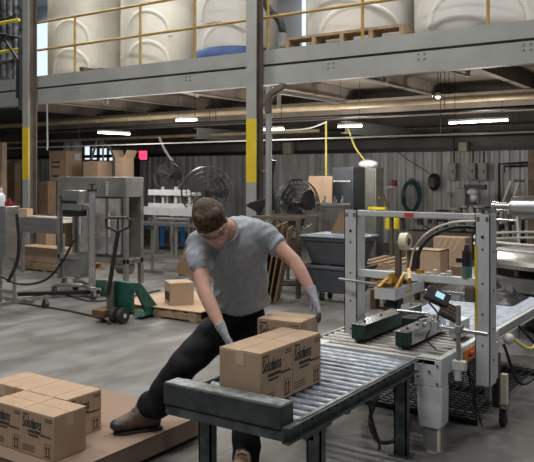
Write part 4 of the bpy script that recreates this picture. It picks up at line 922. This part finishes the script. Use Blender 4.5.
# filter and fittings on the crossbar
fx = onY(466.5, 260, 4.77).x
fl = MB().cyl((fx, 4.775, 1.025), (fx, 4.775, 1.10), .034, n=20).build('air_filter', 'fan_motor', t); MB().cyl((fx, 4.775, 1.10), (fx, 4.775, 1.20), .030, n=20).cyl((fx, 4.775, 1.20), (fx, 4.775, 1.24), .022, .014).box(fx - .07, fx, 4.765, 4.785, 1.12, 1.15).build('regulator', 'black', fl)
for k, px in enumerate((428, 435, 443, 449)): c = onY(px, 274, 4.77); MB().cyl((c.x, 4.775, 1.025), (c.x, 4.775, 1.04 + .02 * (k % 2)), .022 - .004 * (k % 2), n=14).build('fitting', 'cable_white', t)
c = onY(420, 270, 4.77); MB().box(c.x - .02, c.x + .02, 4.755, 4.795, 1.025, 1.055).build('valve_cap', 'gold', t)
MB().tube(arc([onY(x, y, 4.79) for x, y in ((417.5, 274), (417, 262), (421, 248), (432, 236), (448, 229), (462, 227), (478, 228))]), .013, 10).build('air_hose', 'black', t)
MB().tube(arc([onY(x, y, 4.9) for x, y in ((410, 268), (414, 250), (424, 236), (438, 227), (456, 222), (478, 221))]), .008, 8).build('pale_hose', 'cable_white', t)
# side belt drives
def belt(x0, x1, y0, y1, z0, z1, side):
    b_ = MB().box(x0, x1, y0, y1, z0, z1 - .008).build('belt_drive', 'belt_green', t, bevel=.006)
    MB().box(x0 - .004, x1 + .004, y0 - .004, y1 + .004, z1 - .008, z1).build('drive_cover', 'chrome', b_, bevel=.002)
    xs = x1 + .001 if side > 0 else x0 - .001
    for k in range(4): yy = y0 + .1 + (y1 - y0 - .2) * k / 3; MB().cyl(((x0 + x1) / 2, yy, z1), ((x0 + x1) / 2, yy, z1 + .008), .009, n=10).build('bolt', 'black', b_)
    MB().cyl(((x0 + x1) / 2, y0 + .02, z0 - .008), ((x0 + x1) / 2, y0 + .02, z0 + .004), .03).build('drive_pulley', 'black', b_)
    return b_
belt(-2.34, -2.235, 4.50, 5.50, .585, .69, 1)
b2_ = belt(-2.005, -1.915, 4.47, 5.15, .585, .685, 1)
MB().box(-1.914, -1.908, 4.52, 5.14, .59, .68).build('side_plate', 'chrome', b2_)
MB().box(-2.13, -2.02, 4.85, 5.1, .60, .70).build('drive_motor', 'black', t, bevel=.01)
MB().cyl((-2.2, 4.95, .72), (-1.95, 4.95, .72), .012).build('drive_rod', 'chrome', t)
MB().box(-1.80, -1.72, 4.9, 5.1, .585, .70).build('side_guard', 'machine_white', t, bevel=.004)
# tubes and clamps
ya = 4.45
MB().cyl((onY(421, 323, ya).x, ya, .752), (onY(488, 333, ya).x, ya, .738), .014, n=18).build('cross_tube', 'chrome', t)
for px in (422, 430, 437): x = onY(px, 325, ya).x; MB().box(x - .014, x + .014, ya - .03, ya + .03, .725, .785).build('clamp', 'chrome', t, bevel=.004)
xv = onY(458.5, 340, 4.43).x
MB().cyl((xv, 4.43, .49), (xv, 4.43, .90), .0145, n=18).build('vertical_tube', 'stainless', t)
MB().box(xv - .022, xv + .022, 4.41, 4.47, .725, .775).build('clamp', 'stainless_dull', t, bevel=.006)
MB().box(xv - .035, xv + .05, 4.405, 4.45, .50, .56).build('clamp', 'machine_grey', t, bevel=.006); MB().cyl((xv, 4.42, .44), (xv, 4.42, .50), .022).build('clamp_knob', 'machine_grey', t)
# control pendant
Rp = Matrix((RT, UP, -FW)).transposed() @ Matrix.Rotation(-.58, 3, 'Z') @ Matrix.Rotation(-.55, 3, 'X') @ Matrix.Rotation(-.25, 3, 'Y')
c = atD(437, 297, 4.70)
pn = MB().obox(c, (.155, .095, .045), Rp).build('control_pendant', 'black_gloss', t, bevel=.008)
MB().obox(c + Rp @ V((.012, .008, .0235)), (.056, .040, .002), Rp).build('display', 'screen', pn)
c2_ = c + Rp @ V((.105, -.05, -.012)); MB().obox(c2_, (.12, .10, .035), Rp).build('keypad', 'black', t, bevel=.006)
mb = MB()
for i in range(4):
    for j in range(3): mb.obox(c2_ + Rp @ V((-.036 + i * .024, -.025 + j * .024, .019)), (.015, .014, .003), Rp)
mb.build('keys', 'bronze', t)
MB().cyl(c2_ + Rp @ V((.02, -.03, -.02)), V((xv, 4.43, .80)), .01).build('pendant_arm', 'black', t)
MB().tube(arc([c + Rp @ V((-.03, -.05, -.02)), c + V((0, .02, -.13)), V((-1.80, 4.5, .66)), V((-1.72, 4.46, .60))]), .006, 6).build('pendant_cable', 'black', t)
for k in range(2): MB().tube(arc([V((-1.63, 4.75, .47)), V((-1.60 + .02 * k, 4.76, .33)), V((-1.585, 4.78 + .03 * k, .20)), V((-1.56 + .03 * k, 4.78, .06))]), .006, 6).build('loose_cable', 'black', t)
MB().tube(arc([V((-1.8, 4.2, .12)), V((-1.95, 4.15, .06)), V((-2.1, 4.3, .12)), V((-2.12, 4.5, .3))]), .014, 6).build('loose_cable', 'black', t)
MB().tube(arc([V((-1.84, 3.75, .49)), V((-1.86, 3.82, .33)), V((-1.87, 3.95, .12)), V((-1.95, 4.1, .03))]), .009, 6).build('loose_cable', 'black', t)
# grid of thin dark bars just above the floor, below the machine
t = thing('bar_grid', 'flat dark grid of thin bars on the floor beneath the taping machine', 'mesh', (-2.0, 5.6, 0))
mb = MB()
for k in range(27): y = 4.94 + k * .06; mb.box(-2.55, -1.62, y - .004, y + .004, .035, .043)
for k in range(16): x = -2.55 + k * .062; mb.box(x - .004, x + .004, 4.94, 6.5, .043, .051)
mb.build('grid', 'black', t)
for y in (4.96, 5.7, 6.45): MB().box(-2.55, -1.62, y - .012, y + .012, 0, .035).build('runner', 'black', t)
# far conveyor section
t = thing('roller_conveyor', 'far roller conveyor with pale rollers behind the portal frame', 'conveyor', (-2.05, 6.3, 0))
for x, s in ((-2.46, -1), (-1.655, 1)):
    mb = MB(); channel(mb, x, 5.30, 7.05, .49, .57, s); mb.build('side_rail', 'machine_grey' if s > 0 else 'rail_steel', t)
y = 5.35
while y < 7.03: MB().cyl((-2.45, y, .548), (-1.665, y, .548), .024, n=14).build('roller', 'roller_far', t); y += .06
for k in range(28): yy = 5.35 + k * .06; MB().cyl((-1.655, yy, .562), (-1.65, yy, .562), .01, n=6).build('axle_nut', 'black', t)
MB().box(-1.66, -1.61, 5.30, 5.42, .25, .57).build('end_plate', 'machine_white', t, bevel=.004)
for y in (5.4, 6.95):
    for x in (-2.43, -1.69): MB().box(x - .02, x + .02, y, y + .04, 0, .49).build('leg', 'cabinet_grey', t)
s = MB()
import mathutils.noise as NZ
G = [[None] * 33 for _ in range(21)]
for i in range(33):
    for j in range(21):
        x, y = -2.42 + .62 * i / 32, 6.45 + .55 * j / 20; e = min(1, 4 * min(i / 32, 1 - i / 32, j / 20, 1 - j / 20)); z = .574 + e * (.06 + .16 * abs(NZ.noise(V((x * 5, y * 6, 1)))) + .05 * NZ.noise(V((x * 16, y * 16, 3))))
        G[j][i] = s.bm.verts.new((x, y, max(.574, z)))
for i in range(32):
    for j in range(20): s.bm.faces.new((G[j][i], G[j][i + 1], G[j + 1][i + 1], G[j + 1][i]))
tag(s.build('film_heap', 'black_gloss', at=(-2.1, 6.72, .574)), 'heap of shiny dark plastic film on the far conveyor', 'film')
pts = [((-1.60, 5.6, .5), (-1.45, 5.7, .40), (-1.4, 5.9, .55), (-1.3, 6.1, .5)), ((-1.60, 5.5, .45), (-1.50, 5.6, .15), (-1.35, 5.8, .3), (-1.2, 5.9, .6)), ((-1.6, 5.9, .52), (-1.4, 6.0, .3), (-1.2, 6.2, .28), (-1.0, 6.3, .6))]
for k, q in enumerate(pts): tag(MB().tube(arc(q), .012, 6).build('loose_cable', ['hose_yellow', 'black', 'black'][k]), ['yellow cable looped at the right edge below the far conveyor', 'black cable hanging lowest beside the far conveyor', 'black cable looped farthest right below the far conveyor'][k], 'cable')
c = onX(509, 339, -1.58); tag(MB().sph(c, .04, (1, 1.4, 1)).build('wire_bundle', 'cable_white'), 'pale knot of wires beside the far conveyor rail', 'cable')

# ------------------------------------------------------------------ printed cartons
def rows(mb, x0, x1, z, h, y, seed):
    rnd = random.Random(seed); x = x0
    while x < x1:
        w_ = rnd.uniform(.003, .010); mb.box(x, min(x + w_, x1), y - .0005, y, z, z + h * rnd.uniform(.8, 1)); x += w_ + .0025
def make_carton(w_, d_, h_, lab, group):
    t = thing('carton', lab, 'carton', (0, 0, 0), group); x0, y0 = -w_ / 2, -d_ / 2
    MB().box(x0, -x0, y0, -y0, 0, h_ - .003).build('body', 'cardboard', t, bevel=.004)
    for s in (-1, 1):
        mb = MB(); a, b = (y0, -.0012) if s < 0 else (.0012, -y0)
        mb.prism([(x0 + .001, a + .001, h_ - .003), (x0 + .001, b - .0, h_ - .003), (x0 + .001, b, h_ + .002), (x0 + .001, (a + b) / 2, h_ + .001), (x0 + .001, a + .001, h_)], (w_ - .002, 0, 0)).build('flap', 'cardboard', t)
    MB().box(x0 + .002, -x0 - .002, -.001, .001, h_ - .0005, h_ + .0026).build('flap_seam', 'cardboard_dark', t)
    MB().box(x0 - .0008, x0, -.024, .024, h_ - .07, h_).build('tape_end', 'tape', t); MB().box(-x0, -x0 + .0008, -.024, .024, h_ - .07, h_).build('tape_end', 'tape', t)
    yf = y0 - .0006; fw = w_
    text_mb('Solutions', .088 * fw / .28, (x0 + .014 * fw / .28, yf, h_ * .63), (1, 0, .0), (0, 0, 1), .0005, .10, .50, .0016).build('printed_logo', 'ink', t)
    MB().prism([(x0 + .40 * fw + .016 * math.cos(a), yf - .0004, h_ * .70 + .022 * math.sin(a)) for a in [k * PI / 5 for k in range(10)]], (0, .0006, 0)).build('printed_leaf', 'ink_green', t)
    mb = MB(); rows(mb, x0 + .06 * fw, x0 + .24 * fw, h_ * .90, .010, yf, 1); mb.build('printed_heading', 'ink', t)
    mb = MB(); rows(mb, x0 + .76 * fw, x0 + .96 * fw, h_ * .90, .006, yf, 2); rows(mb, x0 + .76 * fw, x0 + .96 * fw, h_ * .85, .006, yf, 3); mb.build('printed_code', 'ink', t)
    mb = MB()
    rows(mb, x0 + .22 * fw, x0 + .62 * fw, h_ * .52, .018, yf, 4); rows(mb, x0 + .62 * fw, x0 + .94 * fw, h_ * .50, .010, yf, 5); rows(mb, x0 + .24 * fw, x0 + .55 * fw, h_ * .445, .012, yf, 9)
    mb.build('printed_line', 'ink', t); mb = MB()
    for k in range(3): rows(mb, x0 + .05 * fw, x0 + .42 * fw, h_ * (.20 - .05 * k), .005, yf, 6 + k)
    mb.build('printed_text', 'ink', t)
    mb = MB(); a, b, c, e = x0 + .72 * fw, x0 + .93 * fw, h_ * .06, h_ * .36
    for q in ((a, b, c, c + .002), (a, b, e - .002, e), (a, a + .002, c, e), (b - .002, b, c, e)): mb.box(q[0], q[1], yf - .0002, yf + .0006, q[2], q[3])
    for xc in (a + (b - a) * .3, a + (b - a) * .7):
        mb.box(xc - .004, xc + .004, yf - .0002, yf + .0006, c + .012, e - .026)
        mb.prism([(xc - .010, yf, e - .028), (xc + .010, yf, e - .028), (xc, yf, e - .008)], (0, .0006, 0))
    mb.box(a + .008, b - .008, yf - .0002, yf + .0006, c + .005, c + .009); mb.build('handling_arrows', 'ink', t)
    return t
def put(o, x, y, z, rz): o.location = (x, y, z); o.rotation_euler = (0, 0, rz); return o
ZC = .571
kc = make_carton(.290, .250, .268, 'printed carton at the front of the conveyor, nearest the stop block', 'printed cartons on the conveyor')
put(kc, -2.137, 3.075, ZC, PI / 2)
k2 = put(copy_tree(kc), -2.137, 3.367, ZC, PI / 2); k2['label'] = 'printed carton right behind the nearest one on the conveyor rollers'
k3 = put(copy_tree(kc), -2.40, 3.79, ZC, .10); k3['label'] = 'printed carton on the far side of the conveyor in front of the worker'
pc = make_carton(.272, .232, .243, 'a', 'printed cartons on the cardboard pallet'); pc['label'] = 'printed carton at the right end of the front row on the pallet'
put(pc, -3.315, 2.775, .150, 0)
for k, lab in enumerate(('printed carton cut by the left edge in the front row on the pallet',)):
    o = put(copy_tree(pc), -3.589 - .274 * k, 2.775 + .004, .150, 0); o['label'] = lab
for k, lab in enumerate(('right end carton of the back row on the pallet', 'second carton from the right of the back row on the pallet', 'third carton from the right of the back row on the pallet')):
    o = put(copy_tree(pc), -3.475 - .236 * k, 3.040, .150, PI / 2 + (0, .02, -.015)[k]); o['label'] = lab
t = thing('cardboard_pallet', 'low pallet covered with brown cardboard at lower left', 'pallet', (-3.58, 3.16, 0))
MB().box(-4.16, -3.02, 2.56, 3.77, .028, .145).build('cardboard_cover', 'cardboard_pad', t, bevel=.004)
MB().box(-4.165, -3.015, 2.555, 3.775, .145, .149).build('cardboard_sheet', 'cardboard_pad', t, bevel=.001)
for x in (-4.1, -3.58, -3.1): MB().box(x - .04, x + .04, 2.6, 3.74, 0, .028).build('skid', 'wood_dark', t)
# ------------------------------------------------------------------ the worker
CAMX, CAMY, CAMZ = RT, UP, -FW                     # picture right, up, toward the camera
def skinned(name, build, m, parent, voxel, smooth=6, mods=None):
    """a closed soft surface grown from overlapping shaped pieces"""
    mb = MB(); build(mb)
    bmesh.ops.recalc_face_normals(mb.bm, faces=mb.bm.faces)
    me = bpy.data.meshes.new('t'); mb.bm.to_mesh(me); mb.bm.free()
    o = bpy.data.objects.new('t', me); COL.objects.link(o)
    r = o.modifiers.new('r', 'REMESH'); r.mode = 'VOXEL'; r.voxel_size = voxel
    s = o.modifiers.new('s', 'SMOOTH'); s.factor = .5; s.iterations = smooth
    dg = bpy.context.evaluated_depsgraph_get(); dg.update()
    me2 = bpy.data.meshes.new_from_object(o.evaluated_get(dg)); bpy.data.objects.remove(o); bpy.data.meshes.remove(me)
    if mods: mods(me2)
    p = parent
    off = V(p.location); me2.transform(Matrix.Translation(-off)); me2.name = name
    q = bpy.data.objects.new(name, me2); COL.objects.link(q); q.parent = parent
    me2.materials.clear(); me2.materials.append(M[m]); me2.polygons.foreach_set('use_smooth', [True] * len(me2.polygons))
    return q
def limb(mb, pts, n=16):
    """tapering limb: (point, radius)"""
    for (p, r) in pts: mb.sph(p, r * .98, u=16, v=10)
    mb.loft([(p, r, r) for p, r in pts], n)
P = atD
man = thing('person', 'man in a grey T-shirt and dark trousers bending over the conveyor', 'person', (-2.85, 3.85, 0))
hipC = P(239, 314, 4.66); waist = P(240, 292, 4.62); chest = P(236, 258, 4.50); upch = P(232, 238, 4.42); neck = P(225, 228, 4.34)
shR = P(197, 244, 4.38); shL = P(267, 237, 4.44)
elR = P(204, 291, 4.16); wrR = P(222, 329, 4.00)
elL = P(295, 262, 4.34); wrL = P(312.5, 293, 4.24)
hpR = P(226, 322, 4.66); hpL = P(252, 322, 4.70)
knR = P(181, 368, 4.44); anR = P(150, 415, 4.50)
knL = P(247, 364, 4.64); anL = P(246, 461, 4.24)
# head frame
n_ = (CAMX * .30 + CAMY * -.68 + CAMZ * .67).normalized()
u_ = (CAMX * -.20 + CAMY * .68 + CAMZ * .70); u_ = (u_ - n_ * u_.dot(n_)).normalized(); x_ = n_.cross(u_) * -1
x_ = u_.cross(n_).normalized() if u_.cross(n_).dot(CAMX) > 0 else n_.cross(u_).normalized()
HR = Matrix((x_, n_, u_)).transposed()
HC = P(211.8, 224.5, 4.20)
HS = 1.09
def H(x, y, z): return HC + HR @ V((x, y, z)) * HS
def hsph(mb, x, y, z, r, sc): mb.sph(H(x, y, z), r * HS, sc, HR, u=20, v=14)
def head(mb):
    hsph(mb, 0, -.012, .035, .1, (.76, .95, .82)); hsph(mb, 0, .02, .0, .1, (.68, .70, .85)); hsph(mb, 0, .035, -.055, .1, (.56, .52, .62))
    hsph(mb, 0, .062, -.098, .03, (1.0, .75, .7)); hsph(mb, 0, .085, .03, .03, (1.7, .4, .5))            # chin, brow
    mb.loft([(H(0, .088, .018), .009, .010), (H(0, .103, -.012), .012, .012), (H(0, .116, -.030), .016, .012)], 10); hsph(mb, 0, .112, -.032, .014, (1.2, 1, .8))
    for s in (-1, 1):
        hsph(mb, s * .036, .065, -.022, .03, (1, .6, .8)); hsph(mb, s * .078, -.01, -.012, .032, (.28, .62, 1)); hsph(mb, s * .014, .104, -.036, .009, (1, 1, .8))
    hsph(mb, 0, .084, -.062, .024, (1.15, .5, .55))
def face_shape(me):
    pass
def bodyf(mb):
    head(mb)
    mb.loft([(H(0, -.03, -.05), .056, .058), (neck, .062, .060), (upch, .10, .09)], 16, side=CAMX)
    mb.loft([(upch, .13, .08), (chest, .15, .10), (waist, .11, .07), (hipC, .11, .07)], 20, side=CAMX)
    for a, e, w_ in ((shR, elR, wrR), (shL, elL, wrL)):
        limb(mb, [(a, .055), (a.lerp(e, .5), .049), (e, .041), (e.lerp(w_, .3), .042), (e.lerp(w_, .7), .034), (w_, .024), (w_ + (w_ - e).normalized() * .02, .018)])
    for a, e, w_ in ((hpR, knR, anR), (hpL, knL, anL)):
        limb(mb, [(a, .065), (a.lerp(e, .5), .06), (e, .052), (e.lerp(w_, .35), .052), (w_, .036), (w_ - V((0, 0, .03)), .035)])
body = skinned('body', bodyf, 'skin', man, .0062, 5)
# T-shirt
def shirtf(mb):
    mb.loft([(P(229, 226, 4.38), .085, .075), (P(231, 232, 4.40), .13, .09), (P(232, 240, 4.42), .162, .10), (P(233, 248, 4.44), .178, .118), (chest, .182, .128), (P(240, 278, 4.57), .168, .125), (P(241, 293, 4.61), .165, .125), (P(242.5, 304, 4.64), .172, .138)], 28, side=CAMX)
    mb.sph(P(243, 226, 4.50), .1, (1.5, 1, .60), u=20, v=12)
    limb(mb, [(P(212, 238, 4.40), .088), (P(199, 243, 4.38), .078), (P(197, 252, 4.35), .074), (P(201, 265, 4.28), .072)])
    limb(mb, [(P(250, 234, 4.44), .09), (P(265, 236, 4.44), .080), (P(272, 242, 4.42), .070), (P(277, 246, 4.41), .064)])
def shirt_folds(me):
    import mathutils.noise as N
    for v in me.vertices:
        p = v.co; q = p - P(240, 225, 4.5)
        d = V((q.x * 1.0 + q.z * 1.3, q.y * 2, (q.z * 3.2 - q.x * 3.5)))
        k = (.45 - 1.6 * abs(N.noise(d * 3.0))) + .25 * N.noise(d * 7.0)
        low = min(1, max(0, -q.z / .4))
        v.co = p + v.normal * (k * (.013 + .015 * low))
shirt = skinned('t_shirt', shirtf, 'shirt', man, .0085, 7, shirt_folds)
nk = neck.lerp(H(0, -.03, -.05), .15); MB().ring(P(226.5, 231, 4.35), .074, .007, (HC - P(232, 240, 4.44)), 36, 8).build('collar', 'shirt', man)
# trousers
def trf(mb):
    mb.loft([(P(241, 297, 4.65), .135, .10), (P(240, 311, 4.67), .155, .115), (P(239, 322, 4.68), .16, .12)], 24, side=CAMX)
    limb(mb, [(hpR + CAMX * -.01 - UP * .03, .112), (hpR.lerp(knR, .4), .112), (hpR.lerp(knR, .8), .096), (knR, .098), (knR.lerp(anR, .4), .096), (knR.lerp(anR, .8), .088), (anR + V((0, 0, .065)), .086)])
    limb(mb, [(hpL - UP * .03, .104), (hpL.lerp(knL, .4), .105), (knL, .088), (knL.lerp(anL, .4), .084), (anL + V((0, 0, .10)), .082), (anL + V((0, 0, .02)), .086)])
def tr_folds(me):
    import mathutils.noise as N
    for v in me.vertices:
        p = v.co; k = N.noise(V((p.x * 5, p.y * 5, p.z * 13))); v.co = p + v.normal * k * .013
skinned('trousers', trf, 'trousers', man, .010, 6, tr_folds)
# boots
def bootf(ank, toe, zf):
    def f(mb):
        d = (toe - ank); d.z = 0; d.normalize(); a = V((ank.x, ank.y, zf))
        mb.loft([(a - d * .06 + UP * .04, .034, .04), (a - d * .03 + UP * .07, .044, .07), (a + d * .03 + UP * .085, .048, .085), (a + d * .075 + UP * .072, .050, .072), (a + d * .12 + UP * .054, .052, .054), (a + d * .17 + UP * .042, .054, .042), (a + d * .222 + UP * .034, .042, .032)], 18, axis=d, side=d.cross(UP))
        mb.loft([(a + UP * .03 - d * .01, .050, .06), (a + UP * .10 - d * .01, .050, .058), (a + UP * .17 - d * .01, .054, .058)], 18, axis=UP, side=d.cross(UP)); mb.sph(a + d * .175 + UP * .035, .046, (1, 1, .85))
    return f
def boot(ank, toe, zf, m, mt):
    o = skinned('boot', bootf(ank, toe, zf + .016), m, man, .006, 4)
    d = (toe - ank); d.z = 0; d.normalize(); sdv = d.cross(UP); a = V((ank.x, ank.y, zf))
    MB().prism([a + d * q + sdv * s for q, s in ((-.075, -.025), (-.075, .025), (-.03, .042), (.08, .045), (.16, .052), (.21, .038), (.222, 0), (.21, -.038), (.16, -.052), (.08, -.045), (-.03, -.042))], UP * .018).build('sole', 'rubber', o, bevel=.004)
    tc = MB(); tc.sph(a + d * .190 + UP * .052, .056, (.95, 1, .66), Matrix.Rotation(math.atan2(d.y, d.x), 3, 'Z')); tc.build('toe_cap', mt, o)
    mb = MB()
    for k in range(4): c = a + d * (.060 + .022 * k) + UP * (.176 - .020 * k); mb.tube([c - sdv * .028 - UP * .006, c + UP * .003, c + sdv * .028 - UP * .006], .0035, 6)
    mb.build('laces', 'black', o); return o
boot(V((anR.x, anR.y, 0)), V((anR.x, anR.y, 0)) + CAMX * -.9 + CAMZ * .35, .149, 'boot', 'boot_toe')
boot(V((anL.x - .01, anL.y, 0)), V((anL.x, anL.y, 0)) + CAMZ * 1 + CAMX * -.12, 0, 'boot_tan', 'boot_tan')
# hair
def hairf(mb):
    hsph(mb, 0, -.018, .054, .1, (.86, 1.06, .88)); hsph(mb, 0, -.055, .0, .1, (.76, .62, .80))
    hsph(mb, -.01, .048, .096, .05, (1.25, .80, .55)); hsph(mb, .015, .03, .115, .05, (1.1, .9, .4)); hsph(mb, -.03, .02, .11, .05, (.9, 1, .5))
    for s in (-1, 1): hsph(mb, s * .066, .020, .03, .022, (.6, 1, 1.5))
def hair_cut(me):
    import mathutils.noise as N
    for v in me.vertices:
        q = HR.transposed() @ (v.co - HC)
        g = V((q.x * 60, q.y * 14, q.z * 24)); v.co = v.co + v.normal * (.0035 * N.noise(g) + .004 * N.noise(g * .35))
skinned('hair', hairf, 'hair', man, .005, 3, hair_cut)
for s in (-1, 1): MB().tube([H(s * .016, .092, .026), H(s * .034, .091, .032), H(s * .052, .078, .026)], .0042, 6).build('eyebrow', 'hair', man)
for s in (-1, 1):
    e = MB().sph(H(s * .033, .078, .002), .0125, (1.15, .8, .75), HR); e.build('eye', 'skin', man)
    MB().tube([H(s * .020, .087, -.003), H(s * .033, .0905, -.008), H(s * .046, .083, -.003)], .0016, 6).build('eyelash', 'hair', man)
MB().loft([(H(-.020, .093, -.066), .001, .001), (H(0, .0985, -.064), .0055, .004), (H(.020, .093, -.066), .001, .001)], 8, side=UP).build('lips', 'lip', man)
g = MB()
for s in (-1, 1): g.tube([H(s * .072, .045, .012), H(s * .078, -.01, .008)], .0022, 6)
g.tube([H(-.072, .05, .016), H(-.04, .098, .018), H(0, .108, .014), H(.04, .098, .018), H(.072, .05, .016)], .002, 6)
gl = g.build('safety_glasses', 'cabinet_dark', man)
mb = MB()
for s in (-1, 1): mb.prism([H(s * .006, .1085, .014), H(s * .040, .099, .017), H(s * .070, .055, .014), H(s * .066, .058, -.018), H(s * .040, .097, -.024), H(s * .012, .106, -.012)], n_ * .0015)
mb.build('lens', 'lens', gl)
# gloves: palm, four fingers, thumb
def glove(wr, dirv, palmn, curl, spread, thumb_s, name):
    d = V(dirv).normalized(); nn = V(palmn); nn = (nn - d * nn.dot(d)).normalized(); sv = d.cross(nn)      # sv: across the knuckles
    tips = []
    def f(mb):
        mb.loft([(wr - d * .035, .033, .031), (wr, .032, .028), (wr + d * .03, .036, .021), (wr + d * .065, .042, .018), (wr + d * .095, .043, .016), (wr + d * .105, .038, .013)], 16, side=sv)
        for k, (off, L) in enumerate(((-.033, .070), (-.0115, .080), (.0115, .076), (.033, .060))):
            b = wr + d * (.092 - abs(off) * .25) + sv * off; dd = (d + sv * off * spread).normalized(); pts = [(b - d * .02, .0115)]; p = b
            for j, q in enumerate((.45, .30, .25)):
                ang = curl * (j + .6 + .15 * k); v_ = dd * math.cos(ang) + nn * math.sin(ang); pts.append((p, .0112 - .0008 * j)); p = p + v_ * L * q
            pts.append((p, .0085)); tips.append((pts[-2][0], p))
            limb(mb, pts, 10)
        tb = wr + d * .025 + sv * thumb_s * .03; t1 = tb + (d * .6 + sv * thumb_s * .75 + nn * .35).normalized() * .042; t2 = t1 + (d * .85 + sv * thumb_s * .25 + nn * .45).normalized() * .03
        limb(mb, [(tb, .016), (t1, .0135), (t2, .0105)], 10)
    o = skinned(name, f, 'glove', man, .0042, 3)
    return o, tips
gR, tR = glove(wrR, (P(229, 343, 3.98) - wrR), CAMX * 1.0 + CAMZ * -.2, .22, 3, -1, 'glove')
gL, tL = glove(wrL, (P(324, 326, 4.16) - wrL), CAMX * -.75 + CAMZ * .15 - UP * .3, .16, 2, 1, 'glove')
for G, T in ((gR, tR), (gL, tL)):
    mb = MB()
    for a, b in T: limb(mb, [(a.lerp(b, .0), .0118), (b, .0098)], 10)
    tag(mb.build('dipped_fingertips', 'glove_dark', G), 'dark rubber-dipped fingertips', None)
